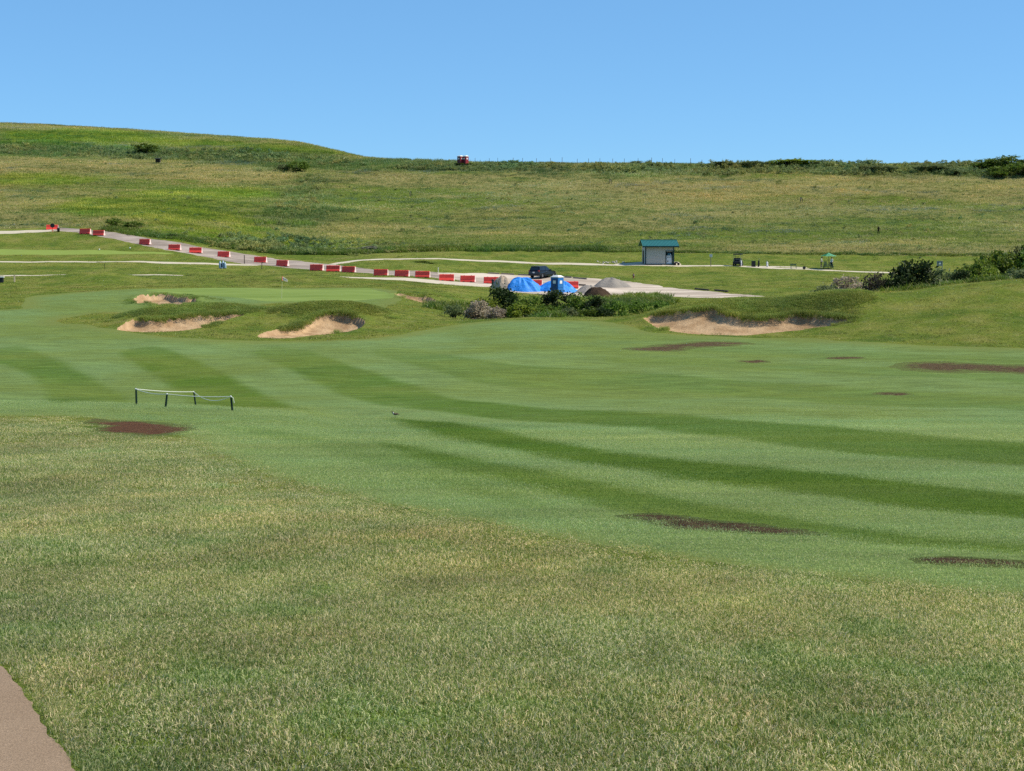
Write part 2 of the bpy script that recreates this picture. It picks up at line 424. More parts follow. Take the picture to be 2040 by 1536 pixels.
def area(poly, amp=0.0, L=1.0, seed=1, sx=1.0, grow=0.0):
    def s(x, y):
        v = in_sdf(poly, x, y)
        v = v - grow
        if amp: v = v + amp * (vnoise(x * sx, y, L, seed) + 0.6 * vnoise(x * sx, y, L * 0.41, seed + 7) + 0.4 * vnoise(x * sx, y, L * 0.17, seed + 9))
        return v
    s.box = (poly.min(0) - 3 * amp - grow - 1, poly.max(0) + 3 * amp + grow + 1)
    return s
def line(pix, n=5):
    return curve(np.array([hit(a, c_) for a, c_ in pix]), False, n)

LOT = gpoly([(870, 543), (960, 544), (1060, 549), (1160, 553), (1250, 560), (1310, 568), (1345, 574), (1440, 583), (1530, 590.5), (1440, 593), (1380, 592.5), (1300, 590.5), (1240, 592), (1180, 592), (1100, 588), (1020, 582), (975, 572), (930, 562), (900, 556)], smooth=False)
ROAD = gpoly([(118, 453), (160, 456), (200, 460), (250, 467), (310, 477), (390, 490), (470, 503), (540, 514), (600, 520), (650, 526), (700, 532), (760, 539), (872, 542.5), (902, 556.5), (800, 549), (760, 547), (690, 541), (620, 537), (560, 532), (480, 525), (430, 516), (380, 506), (330, 498), (280, 488), (230, 477), (180, 467), (140, 462), (104, 460)], smooth=False)
REGIONS = []     # (name, sdf, material)
for k in range(5): REGIONS.append(('sand_bunker', area(BUNK[k][0], 0.05, 0.5, k), 'sand'))
REGIONS += [
 ('dirt_patch', area(gpoly([(180, 834), (240, 838), (330, 843), (392, 857), (345, 862), (290, 867), (245, 861), (205, 850)], n=4), 0.30, 0.9, 3, 0.5, 0.25), 'reddirt'),
 ('dirt_patch', area(gpoly([(1268, 694), (1340, 687), (1385, 682), (1475, 683), (1440, 688), (1350, 694), (1300, 697)], n=4), 0.5, 1.5, 4, 0.3, 0.8), 'dirt'),
 ('dirt_patch', area(gpoly([(1790, 730), (1830, 722), (1900, 722), (2040, 729), (2300, 738), (2300, 746), (2040, 744), (1950, 741), (1860, 739)], n=4), 0.5, 1.5, 5, 0.3, 0.8), 'dirt'),
 ('dirt_patch', area(gpoly([(1746, 783), (1780, 781), (1815, 783), (1800, 787), (1764, 787)], n=4), 0.3, 0.9, 6, 0.3, 0.15), 'dirt'),
 ('dirt_patch', area(gpoly([(1248, 1027), (1290, 1022), (1380, 1029), (1480, 1041), (1560, 1054), (1612, 1065), (1520, 1062), (1420, 1057), (1330, 1050), (1275, 1040)], n=4), 0.12, 0.4, 7, 0.4, 0.05), 'dirt'),
 ('dirt_patch', area(gpoly([(1840, 1116), (1900, 1112), (1980, 1118), (2040, 1121), (2110, 1125), (2040, 1129), (1950, 1128), (1880, 1125)], n=4), 0.09, 0.35, 8, 0.4, 0.08), 'dirt'),
 ('dirt_patch', area(gpoly([(1470, 719), (1510, 718), (1540, 720), (1500, 722)], n=4), 0.3, 0.9, 11, 0.3, 0.12), 'dirt'),
 ('dirt_patch', area(gpoly([(1640, 712), (1690, 710), (1725, 713), (1680, 716)], n=4), 0.3, 0.9, 12, 0.3, 0.05), 'dirt'),
 ('putting_green', area(gpoly([(290, 579), (340, 575), (450, 573.5), (560, 576), (700, 574.5), (745, 577), (786, 589), (740, 596), (680, 600), (590, 601), (500, 596), (420, 589), (350, 584)])), 'green'),
 ('tee_strip', area(gpoly([(-300, 496), (0, 496), (100, 498), (250, 501), (348, 504.5), (330, 506.5), (200, 507), (100, 508), (0, 508), (-300, 507)], smooth=False)), 'tee'),
 ('gravel_lot', area(LOT, 0.25, 1.4, 9), 'lot'),
 ('gravel_road', area(ROAD, 0.18, 1.2, 10), 'road'),
 ('cart_path', ribbon(line([(-300, 464), (0, 463), (60, 461), (112, 458.5)]), 1.1), 'concrete'),
 ('cart_path', ribbon(line([(648, 528), (700, 520.5), (760, 516.5), (840, 515.5), (920, 517.5), (1000, 520.5), (1100, 525), (1200, 527.5), (1300, 528.5), (1416, 529.5), (1480, 530.5), (1560, 535), (1650, 538.5), (1710, 541), (1790, 544)]), 1.05), 'concrete'),
 ('cart_path', ribbon(line([(-300, 520), (0, 521), (200, 522), (330, 523.5), (430, 526), (505, 528)]), 1.05), 'concrete'),
 ('cart_path', ribbon(np.array([(xat(p_, 549, 198.5), 198.5 + 0.002 * (p_ - 100)) for p_ in (-400, -100, 60, 200, 300, 350)]), 0.95), 'concrete'),
 ('concrete_strip', area(gpoly([(676, 550.5), (760, 553), (850, 556.5), (930, 562), (985, 563), (990, 571), (960, 571.5), (900, 567.5), (830, 561), (760, 557), (690, 553)], smooth=False)), 'concrete'),
 ('concrete_pad', area(gpoly([(1222, 526), (1285, 521), (1352, 521.5), (1358, 528), (1230, 528)], smooth=False)), 'concrete'),
 ('concrete_pad', area(gpoly([(1500, 529.5), (1560, 530.5), (1610, 532.5), (1605, 534), (1540, 532.5), (1500, 531)], smooth=False)), 'concrete'),
 ('cart_path', area(gpoly([(-150, 1212), (0, 1325), (60, 1398), (105, 1470), (152, 1536), (215, 1660), (-900, 1660), (-900, 1212)], dmin=1.0, n=4), 0.012, 0.10, 13), 'brownpath'),
 ('fairway', area(gpoly([(-420, 830), (-100, 828), (0, 828), (180, 831), (310, 852), (400, 878), (450, 908), (560, 950), (700, 985), (850, 1020), (1000, 1050), (1200, 1085), (1400, 1115), (1600, 1140), (1800, 1160), (2040, 1186), (2300, 1212), (2700, 1150), (2700, 900),
    (2600, 712), (2300, 702), (2040, 694), (1900, 690), (1720, 681), (1600, 673), (1480, 672), (1340, 666), (1270, 655), (1200, 640), (1100, 638), (1000, 638), (920, 645), (850, 657), (790, 668), (720, 676), (600, 680), (500, 679), (400, 675), (300, 667), (200, 652), (112, 641), (150, 631), (230, 622), (330, 612), (430, 606), (560, 603), (700, 603), (800, 596), (790, 586), (770, 576), (560, 573.5), (300, 575), (200, 579), (130, 584), (60, 591), (42, 609), (0, 617), (-420, 620)], n=4), 0.12, 1.5, 14), 'fairway'),
]
STRIPES = [
 (0.75, [(-60, 700), (0, 694), (50, 692), (120, 718), (170, 745), (215, 772), (262, 801), (110, 803), (95, 790), (70, 757), (30, 735), (-60, 715)]),
 (1.0, [(240, 706), (250, 697), (310, 690), (360, 705), (400, 722), (460, 750), (515, 780), (565, 804), (600, 816), (400, 806), (375, 795), (345, 775), (320, 755), (280, 732)]),
 (0.8, [(500, 702), (540, 690), (590, 695), (640, 708), (700, 730), (780, 755), (850, 775), (925, 797), (1020, 806), (1370, 826), (1570, 847), (2040, 884), (2500, 920), (2500, 965), (2040, 931), (1620, 896), (1445, 873), (1220, 851), (1020, 838), (925, 827), (825, 815), (750, 805), (690, 790), (635, 765), (595, 745), (555, 727), (515, 711)]),
 (0.5, [(740, 697), (850, 699), (940, 714), (1020, 726), (1320, 745), (1570, 764), (2040, 792), (2500, 815), (2500, 850), (2040, 818), (1420, 787), (1020, 771), (900, 750), (820, 727)]),
 (0.35, [(900, 655), (1020, 652), (1250, 668), (1500, 690), (2040, 712), (2400, 722), (2400, 735), (2040, 728), (1500, 708), (1270, 694), (1020, 697), (920, 680)]),
 (1.0, [(780, 836), (831, 839), (963, 853), (1160, 892), (1357, 918), (1620, 941), (2040, 987), (2500, 1040), (2500, 1082), (2040, 1033), (1817, 1015), (1620, 987), (1357, 958), (1291, 941), (1160, 925), (1028, 899), (864, 869)]),
 (0.85, [(740, 879), (897, 906), (1094, 941), (1265, 977), (1423, 1010), (1554, 1030), (1817, 1069), (2040, 1089), (2500, 1135), (2500, 1160), (2040, 1104), (1817, 1090), (1620, 1066), (1400, 1042), (1245, 1022), (1160, 999), (1028, 966), (864, 931)]),
 (0.38, [(1230, 712), (1500, 721), (2040, 747), (2400, 760), (2400, 777), (2040, 765), (1500, 736), (1230, 722)]),
 (0.35, [(420, 850), (560, 858), (760, 890), (900, 935), (1000, 975), (1120, 1020), (1000, 1005), (860, 965), (700, 915), (560, 880)]),
]
STRIPE_W = [(w_, gpoly(p, n=3)) for w_, p in STRIPES]

# ---------------------------------------------------------------- terrain sheet, split along the region outlines
ya = [-6, -4, -2, -0.5, 0.6, 1.4, 2.0]
y_ = 2.5
while y_ < 9000:
    ya.append(y_)
    if y_ < 60: y_ += max(0.02, 0.013 * y_)
    elif y_ < 95: y_ += 0.65
    elif y_ < 130: y_ += 0.32
    elif y_ < 170: y_ += 0.5
    elif y_ < 262: y_ += 0.6
    elif y_ < 440: y_ += 1.3
    elif y_ < 520: y_ += 8
    else: y_ *= 1.18
ya = np.array(ya + [9000.0])
ad = np.linspace(-0.385, 0.385, 600)
ac = 0.385 + 2.6 * (np.arange(1, 27) / 26.0) ** 2
aa = np.concatenate([-ac[::-1], ad, ac])
GY, GA = np.meshgrid(ya, aa, indexing='ij')
GX = GA * (GY + 8.0)
VX, VY = GX.ravel(), GY.ravel()
VZ = z_ground(VX, VY)
nr, nc = len(ya), len(aa)
_i = (np.arange(nr - 1)[:, None] * nc + np.arange(nc - 1)[None, :]).ravel()
TRI = np.concatenate([np.stack([_i, _i + 1, _i + nc + 1], 1), np.stack([_i, _i + nc + 1, _i + nc], 1)])
V = np.stack([VX, VY, VZ], 1)

def cut(V, T, sdf):
    """split triangles along sdf = 0 -> (V, inside, outside)"""
    lo, hi = sdf.box
    c = V[T]
    near = ((c[:, :, 0].max(1) > lo[0]) & (c[:, :, 0].min(1) < hi[0]) & (c[:, :, 1].max(1) > lo[1]) & (c[:, :, 1].min(1) < hi[1]))
    far = T[~near]; N = T[near]
    if len(N) == 0: return V, N, T
    ids = np.unique(N)
    s = np.zeros(len(V)); sv = sdf(V[ids, 0], V[ids, 1])
    sv[np.abs(sv) < 1e-4] = 1e-4
    s[ids] = sv
    q = s[N] < 0
    k = q.sum(1)
    ins, outs = [N[k == 3]], [N[k == 0], far]
    for cnt in (1, 2):
        m = N[k == cnt]; qm = q[k == cnt]
        if not len(m): continue
        lone = qm if cnt == 1 else ~qm
        r = lone.argmax(1)
        a = m[np.arange(len(m)), r]; b_ = m[np.arange(len(m)), (r + 1) % 3]; c_ = m[np.arange(len(m)), (r + 2) % 3]
        def newv(p, e):
            nonlocal V
            t = (s[p] / (s[p] - s[e]))[:, None]
            return V[p] + t * (V[e] - V[p])
        e1 = np.sort(np.stack([a, b_], 1), 1); e2 = np.sort(np.stack([a, c_], 1), 1)
        ed, inv = np.unique(np.concatenate([e1, e2]), axis=0, return_inverse=True)
        inv = inv.ravel()
        base = len(V)
        V = np.concatenate([V, newv(ed[:, 0], ed[:, 1])]); s = np.concatenate([s, np.zeros(len(ed))])
        P = base + inv[:len(m)]; Q = base + inv[len(m):]
        one = np.stack([a, P, Q], 1)
        two = np.concatenate([np.stack([P, b_, c_], 1), np.stack([P, c_, Q], 1)])
        (ins if cnt == 1 else outs).append(one); (outs if cnt == 1 else ins).append(two)
    return V, np.concatenate(ins), np.concatenate(outs)

def npmesh(name, verts, tris, mat=None, smooth=True):
    me = bpy.data.meshes.new(name)
    verts = np.ascontiguousarray(verts, np.float32); tris = np.ascontiguousarray(tris, np.int32)
    me.vertices.add(len(verts)); me.vertices.foreach_set('co', verts.ravel())
    me.loops.add(tris.size); me.loops.foreach_set('vertex_index', tris.ravel())
    me.polygons.add(len(tris))
    me.polygons.foreach_set('loop_start', np.arange(0, tris.size, 3, dtype=np.int32))
    me.polygons.foreach_set('use_smooth', np.full(len(tris), smooth))
    me.update(calc_edges=True)
    if mat: me.materials.append(mat)
    return me
def addattr(me, name, vals):
    at = me.attributes.new(name, 'FLOAT', 'POINT')
    at.data.foreach_set('value', np.ascontiguousarray(vals, np.float32))
def sheet(name, T, mat):
    ids, inv = np.unique(T, return_inverse=True)
    me = npmesh(name, V[ids], inv.reshape(-1, 3), mat)
    o = bpy.data.objects.new(name, me); COL.objects.link(o)
    o['kind'] = 'structure'
    return o, ids
SDFS = {}
for name, sdf, mk in REGIONS:
    V, ins, TRI = cut(V, TRI, sdf)
    if not len(ins): print('EMPTY REGION', name); continue
    o, ids = sheet(name, ins, MAT[mk])
    SDFS.setdefault(name, []).append(sdf)
    if name == 'fairway':
        st = np.zeros(len(ids))
        for w_, poly in STRIPE_W:
            st = np.maximum(st, w_ * smooth01(0.5 - in_sdf(poly, V[ids, 0], V[ids, 1]) / np.clip(0.016 * V[ids, 1], 0.16, 0.9)))
        fe = np.clip(1 + sdf(V[ids, 0], V[ids, 1]) / np.clip(0.035 * V[ids, 1], 0.5, 3.0), 0, 1)
        addattr(o.data, 'fringe', fe)
        st = st * (0.25 + 0.75 * smooth01((104 - V[ids, 1]) / 22))
        addattr(o.data, 'stripe', st)
    if mk in ('dirt', 'reddirt'):
        sv = sdf(V[ids, 0], V[ids, 1])
        addattr(o.data, 'edge', np.clip(1 + sv / max(0.25, -0.5 * sv.min()), 0, 1))
# hillside = everything past the foot of the hill
HILLFOOT = line([(-900, 462), (-300, 460), (0, 457), (118, 452), (200, 458), (310, 474), (390, 487), (470, 500), (560, 512), (650, 519), (740, 507), (850, 502), (1050, 500.5), (1200, 500.5), (1300, 501), (1400, 504), (1550, 506), (1800, 509), (2040, 510), (2700, 508)], 4)
_hp = np.concatenate([[(-3000, HILLFOOT[0][1])], HILLFOOT, [(3000, HILLFOOT[-1][1]), (3e4, 9500), (-3e4, 9500)]])
hill_sdf = area(_hp, 0.3, 2.0, 21)
V, ins, TRI = cut(V, TRI, hill_sdf)
HZ_LUSH = [gpoly(p, n=3) for p in ([(60, 425), (120, 398), (230, 385), (330, 375), (420, 372), (520, 378), (535, 400), (480, 440), (380, 450), (250, 442), (120, 445)],
                                   [(380, 470), (480, 440), (600, 470), (700, 478), (880, 488), (1030, 500), (860, 501), (740, 505), (560, 508), (450, 495)],
                                   [(0, 352), (120, 350), (200, 360), (120, 372), (0, 372)],
                                   [(0, 262), (250, 265), (520, 285), (700, 308), (560, 300), (250, 285), (0, 285)])]
HZ_DARK = [gpoly(p, n=3) for p in ([(-100, 292), (200, 293), (420, 298), (620, 312), (830, 320), (1100, 328), (1400, 330), (2140, 330), (2140, 350), (1700, 352), (1350, 346), (1000, 346), (700, 338), (500, 332), (300, 318), (-100, 310)],
                                   [(520, 440), (560, 390), (610, 350), (660, 352), (640, 400), (590, 450), (540, 470)],
                                   [(860, 500), (960, 492), (1200, 492), (1200, 501), (1000, 502)])]
HZ_TAN = [gpoly(p, n=3) for p in ([(0, 318), (300, 325), (560, 345), (900, 350), (2040, 352), (2040, 385), (1300, 392), (700, 375), (520, 372), (300, 352), (0, 345)],
                                  [(245, 428), (330, 390), (380, 372), (420, 375), (350, 400), (275, 432)],)]
def zonev(polys, x, y, soft=4.0):
    s = np.full(np.shape(x), 1e9)
    for p in polys: s = np.minimum(s, in_sdf(p, x, y))
    s = s + 7.0 * vnoise(x * 0.45, y, 9.0, 30) + 4.5 * vnoise(x * 0.5, y, 4.0, 31) + 2.0 * vnoise(x * 0.6, y, 1.8, 32)
    return smooth01(0.5 - s / (soft * 2.2))
o, ids = sheet('hill', ins, MAT['hill'])
hx, hy = V[ids, 0], V[ids, 1]
addattr(o.data, 'lush', zonev(HZ_LUSH, hx, hy) * 0.6)
addattr(o.data, 'dark', zonev(HZ_DARK, hx, hy) * 0.6)
addattr(o.data, 'zone', zonev(HZ_TAN, hx, hy, 8.0))
o, ids = sheet('ground', TRI, MAT['rough'])
def zg(x, y):
    return float(z_ground(np.array([float(x)]), np.array([float(y)]))[0])
def spot(px, row):               # ground point (x, y, z) under a photo pixel
    p = hit(px, row)
    return np.array((p[0], p[1], zg(p[0], p[1])))
def spot_d(px, d, row=560):      # ground point at a photo column and a depth
    x = ray(px, row)[0] * d
    return np.array((x, d, zg(x, d)))

# ---------------------------------------------------------------- grass made of blades (uncountable: stuff)
RNG = np.random.RandomState(11)
def blades(n, h, spread, width, lean, seed, stiff=0.5, hvar=0.5):
    """n bent tapered blades -> verts, tris, shade, along"""
    r = np.random.RandomState(seed)
    ang = r.uniform(0, 6.283, n); rad = spread * np.sqrt(r.uniform(0, 1, n))
    bx, by = rad * np.cos(ang), rad * np.sin(ang)
    hh = h * (1 - hvar * r.uniform(0, 1, n)); la = r.uniform(0, 6.283, n); ll = hh * lean * r.uniform(0.2, 1.0, n)
    fa = r.uniform(0, 6.283, n); wx, wy = np.cos(fa) * width * 0.5, np.sin(fa) * width * 0.5
    sh = r.uniform(0, 1, n)
    v = np.zeros((n, 5, 3))
    for k, (t, wv_) in enumerate([(0, 1), (0, -1), (stiff, 0.8), (stiff, -0.8), (1, 0)]):
        v[:, k, 0] = bx + np.cos(la) * ll * t * t + wx * wv_
        v[:, k, 1] = by + np.sin(la) * ll * t * t + wy * wv_
        v[:, k, 2] = hh * (t if t < 1 else 1 - 0.25 * lean) * (1.0 if t < 1 else 1.0)
    tr = np.array([[0, 1, 3], [0, 3, 2], [2, 3, 4]])
    T = (np.arange(n)[:, None, None] * 5 + tr[None]).reshape(-1, 3)
    return v.reshape(-1, 3), T, np.repeat(sh, 5), np.tile([0, 0, .5, .5, 1.0], n)

def scatter(name, variants, P, rotz, scl, tint, mat, label, cat, tilt=0.12):
    """one 'stuff' object: points carrying instances of the blade tufts"""
    K = len(variants)
    vs_, ts_, sh_, al_, va_ = [], [], [], [], []
    off = 0
    for k, (v, t, s_, a_) in enumerate(variants):
        vs_.append(v); ts_.append(t + off); sh_.append(s_); al_.append(a_); va_.append(np.full(len(v), k)); off += len(v)
    n = len(P)
    verts = np.concatenate(vs_ + [P]); tris = np.concatenate(ts_)
    me = npmesh(name, verts, tris, mat, smooth=False)
    pad = np.zeros(n)
    addattr(me, 'shade', np.concatenate(sh_ + [pad])); addattr(me, 'along', np.concatenate(al_ + [pad]))
    addattr(me, 'vari', np.concatenate(va_ + [np.full(n, 99.0)]))
    addattr(me, 'pick', np.concatenate([np.zeros(off), RNG.randint(0, K, n)]))
    def vec(nm, arr):
        at = me.attributes.new(nm, 'FLOAT_VECTOR', 'POINT')
        at.data.foreach_set('vector', np.ascontiguousarray(np.concatenate([np.zeros((off, 3)), arr]), np.float32).ravel())
    vec('rot', np.stack([RNG.normal(0, tilt, n), RNG.normal(0, tilt, n), rotz], 1)); vec('scl', scl); vec('tint', tint)
    o = bpy.data.objects.new(name, me); COL.objects.link(o)
    o['kind'] = 'stuff'; o['label'] = label; o['category'] = cat
    g = bpy.data.node_groups.new(name, 'GeometryNodeTree')
    g.interface.new_socket('Geometry', in_out='INPUT', socket_type='NodeSocketGeometry')
    g.interface.new_socket('Geometry', in_out='OUTPUT', socket_type='NodeSocketGeometry')
    gi, go = g.nodes.new('NodeGroupInput'), g.nodes.new('NodeGroupOutput')
    def named(nm, typ):
        a = g.nodes.new('GeometryNodeInputNamedAttribute'); a.data_type = typ; a.inputs[0].default_value = nm
        return a.outputs[0]
    def cmp_(k):
        c = g.nodes.new('FunctionNodeCompare'); c.data_type = 'FLOAT'; c.operation = 'EQUAL'
        g.links.new(named('vari', 'FLOAT'), c.inputs[0]); c.inputs[1].default_value = float(k); c.inputs[12].default_value = 0.1
        for i_ in c.inputs:
            if i_.name == 'Epsilon': i_.default_value = 0.1
        return c.outputs[0]
    def sep(k):
        s = g.nodes.new('GeometryNodeSeparateGeometry'); s.domain = 'POINT'
        g.links.new(gi.outputs[0], s.inputs[0]); g.links.new(cmp_(k), s.inputs[1])
        return s.outputs[0]
    j = g.nodes.new('GeometryNodeGeometryToInstance')
    for k in reversed(range(K)): g.links.new(sep(k), j.inputs[0])
    ip = g.nodes.new('GeometryNodeInstanceOnPoints')
    g.links.new(sep(99), ip.inputs['Points']); g.links.new(j.outputs[0], ip.inputs['Instance'])
    ip.inputs['Pick Instance'].default_value = True
    g.links.new(named('pick', 'FLOAT'), ip.inputs['Instance Index'])
    g.links.new(named('rot', 'FLOAT_VECTOR'), ip.inputs['Rotation']); g.links.new(named('scl', 'FLOAT_VECTOR'), ip.inputs['Scale'])
    g.links.new(ip.outputs[0], go.inputs[0])
    m = o.modifiers.new('tufts', 'NODES'); m.node_group = g
    return o

def blade_mat(name, a, c, dry, rough=0.55, trans=0.4, dryat=0.72):
    """blade colour: green a..c by blade, dry straw on some blades; all scaled by the tuft's own tint"""
    b = NB(name, rough, 0.25)
    sh = b.attr('shade').outputs['Fac']
    col = b.mix(sh, a, c)
    col = b.mix(b.ramp(sh, [(dryat, 0.0), (min(dryat + 0.1, 1), 1.0)]), col, dry)
    col = b.mix(1.0, col, b.attr('tint', 'INSTANCER').outputs['Color'], 'MULTIPLY')
    b.color(col)
    tl = b.t.nodes.new('ShaderNodeBsdfTranslucent'); b.put(tl.inputs[0], col)
    mx = b.t.nodes.new('ShaderNodeMixShader'); mx.inputs[0].default_value = trans
    b.t.links.new(b.b.outputs[0], mx.inputs[1]); b.t.links.new(tl.outputs[0], mx.inputs[2]); b.t.links.new(mx.outputs[0], b.out.inputs[0])
    return b.m

def field(n, y0, y1, a0=-0.385, a1=0.385):
    y = np.sqrt(RNG.uniform(y0 * y0, y1 * y1, n)); x = RNG.uniform(a0, a1, n) * y
    return x, y
def outside(x, y, names, pad=0.0):
    ok = np.ones(len(x), bool)
    for nm in names:
        for s in SDFS.get(nm, []):
            lo, hi = s.box
            m = ok & (x > lo[0]) & (x < hi[0]) & (y > lo[1]) & (y < hi[1])
            if m.any():
                idx = np.where(m)[0]; ok[idx[s(x[idx], y[idx]) < pad]] = False
    return ok
ALLR = list(SDFS)
def tintv(x, y, base=1.0, L=(6.0, 1.6, 0.5), seed=40, rg=0.10, amp=0.22):
    """brightness and warm/cool drift over the ground"""
    v = base * (1 + amp * (0.6 * vnoise(x, y, L[0], seed) + 0.5 * vnoise(x, y, L[1], seed + 1) + 0.5 * vnoise(x, y, L[2], seed + 2)))
    w_ = 0.7 * vnoise(x, y, L[0] * 1.7, seed + 5) + 0.5 * vnoise(x, y, L[1], seed + 6) + 0.3 * RNG.uniform(-1, 1, len(x))
    return np.stack([v * (1 + rg * 1.6 * w_), v * (1 + rg * 0.35 * w_), v * (1 - rg * 0.6 * w_)], 1)

GM_ROUGH = blade_mat('rough_blades', (0.110, 0.185, 0.034), (0.450, 0.480, 0.120), (0.820, 0.690, 0.370), dryat=0.64)
vr = [blades(70, 0.032, 0.085, 0.0030, 1.1, s, hvar=0.65) for s in (1, 2, 3, 4, 5)]
X, Y, S = [], [], []
for n, y0, y1, sc, aw in [(32000, 3.0, 9, 1.0, 0.75), (23000, 9, 16, 1.2, 0.54), (19500, 16, 28, 1.6, 0.46), (20500, 28, 50, 2.2, 0.41)]:
    x, y = field(n, y0, y1, -aw, aw)
    ok = (SDFS['fairway'][0](x, y) > RNG.uniform(-0.022, 0.05, n) * y * (0.6 + 0.6 * vnoise(x, y, 0.7, 99))) & outside(x, y, ('dirt_patch',), 0.0) & outside(x, y, ('cart_path',), 0.09)
    X.append(x[ok]); Y.append(y[ok]); S.append(np.full(ok.sum(), sc))
# an extra fringe leaning over the edge of the path underfoot
_e = gpoly([(-150, 1212), (0, 1325), (60, 1398), (105, 1470), (152, 1536), (215, 1660)], dmin=1.0, n=4, smooth=False)
_e = curve(_e, False, 260)
_k = RNG.randint(0, len(_e), 700)
X.append(_e[_k, 0] + RNG.uniform(0.03, 0.11, 700)); Y.append(_e[_k, 1] + RNG.uniform(0.0, 0.05, 700)); S.append(np.full(700, 0.5))
X, Y, S = np.concatenate(X), np.concatenate(Y), np.concatenate(S)
Z = z_ground(X, Y) - 0.003
fs = [s for s in SDFS['fairway']][0](X, Y)
hgt = np.where(Y > 6, 0.42 + 0.58 * smooth01(fs / (0.09 * Y)), 1.0) * (0.8 + 0.4 * RNG.uniform(0, 1, len(X)))
T_ = tintv(X * 0.9, Y * 0.6, 1.03, (1.6, 0.5, 0.18), 40, 0.08, 0.27)
hgt = hgt * (1 + 0.30 * vnoise(X, Y, 0.45, 120) + 0.22 * vnoise(X, Y, 0.16, 121))
clump = smooth01((vnoise(X, Y, 0.55, 122) + 0.6 * vnoise(X, Y, 0.21, 123) - 0.35) / 0.8)[:, None]
T_ = T_ * (1 + clump * np.array([[-0.24, -0.10, -0.26]]))
T_[RNG.uniform(0, 1, len(X)) < 0.05] *= np.array([1.35, 1.25, 1.45])
strawy = smooth01((vnoise(X, Y, 2.6, 77) + 0.7 * vnoise(X, Y, 0.8, 78) - 0.15) / 0.9)[:, None]
T_ = T_ * (1 + strawy * np.array([[0.16, 0.08, 0.10]]))
scatter('rough_grass', vr, np.stack([X, Y, Z], 1), RNG.uniform(0, 6.28, len(X)), np.stack([S, S, np.clip(S, 0.8, 1.7) * hgt], 1), T_, GM_ROUGH,
        'uncut mixed green and straw coloured rough in the foreground', 'grass')

# mown turf blades on the near fairway, leaning with the mower
GM_FAIR = blade_mat('fairway_blades', (0.185, 0.285, 0.056), (0.340, 0.440, 0.125), (0.480, 0.500, 0.200), dryat=0.86)
vfa = [blades(110, 0.018, 0.26, 0.0042, 1.3, s, hvar=0.6) for s in (15, 16, 17, 18)]
X, Y, S = [], [], []
for n, y0, y1, sc, aw in [(9500, 7.5, 16, 0.9, 0.54), (11500, 16, 28, 1.15, 0.46), (12300, 28, 44, 1.5, 0.41), (4000, 44, 50, 1.5, 0.40), (2200, 50, 58, 1.5, 0.40)]:
    x, y = field(n, y0, y1, -aw, aw)
    ok = (SDFS['fairway'][0](x, y) < 0.05) & (outside(x, y, ('dirt_patch',), 0.02) | (outside(x, y, ('dirt_patch',), -0.45) & (RNG.uniform(0, 1, n) < 0.16)))
    X.append(x[ok]); Y.append(y[ok]); S.append(np.full(ok.sum(), sc))
X, Y, S = np.concatenate(X), np.concatenate(Y), np.concatenate(S)
st = np.zeros(len(X))
for w_, poly in STRIPE_W: st = np.maximum(st, w_ * smooth01(0.5 - in_sdf(poly, X, Y) / np.clip(0.016 * Y, 0.16, 0.9)))
st = np.clip(st + 0.12 * vnoise(X * 0.4, Y, 0.9, 101) + 0.08 * RNG.normal(0, 1, len(X)), 0, 1)[:, None]
T_ = tintv(X * 0.4, Y, 1.0, (4.5, 1.3, 0.4), 102, 0.10, 0.26) * ((1 - st) * np.array([[1.46, 1.30, 1.75]]) + st * np.array([[0.54, 0.64, 0.26]]))
scatter('fairway_turf', vfa, np.stack([X, Y, z_ground(X, Y) - 0.002], 1), RNG.uniform(0, 6.28, len(X)), np.stack([S, S, np.minimum(S, 1.2)], 1), T_, GM_FAIR,
        'short mown turf blades on the near fairway', 'grass', 0.05)

# short rough over the middle distance
GM_MID = blade_mat('mid_rough_blades', (0.135, 0.185, 0.020), (0.270, 0.280, 0.040), (0.500, 0.440, 0.160), dryat=0.78)
vm = [blades(30, 0.15, 0.40, 0.018, 1.0, s) for s in (21, 22, 23)]
x, y = field(44000, 92, 258)
ok = outside(x, y, ALLR, 0.1) & (hill_sdf(x, y) > 0)
x, y = x[ok], y[ok]
sc = RNG.uniform(0.7, 1.3, len(x))
TM = tintv(x * 0.4, y, 1.0, (6, 2, 0.8), 50, 0.16, 0.40)
big = RNG.uniform(0, 1, len(x))
TM[big < 0.035] *= 0.50; TM[(big > 0.035) & (big < 0.07)] *= np.array([1.45, 1.4, 1.7])
scatter('short_rough', vm, np.stack([x, y, z_ground(x, y) - 0.01], 1), RNG.uniform(0, 6.28, len(x)), np.stack([sc * (1 + 0.9 * (big < 0.07)), sc, sc * RNG.uniform(0.5, 1.0, len(x)) * (1 + 0.4 * (big < 0.035))], 1),
        TM, GM_MID, 'short rough between the bunkers, lot and paths', 'grass')

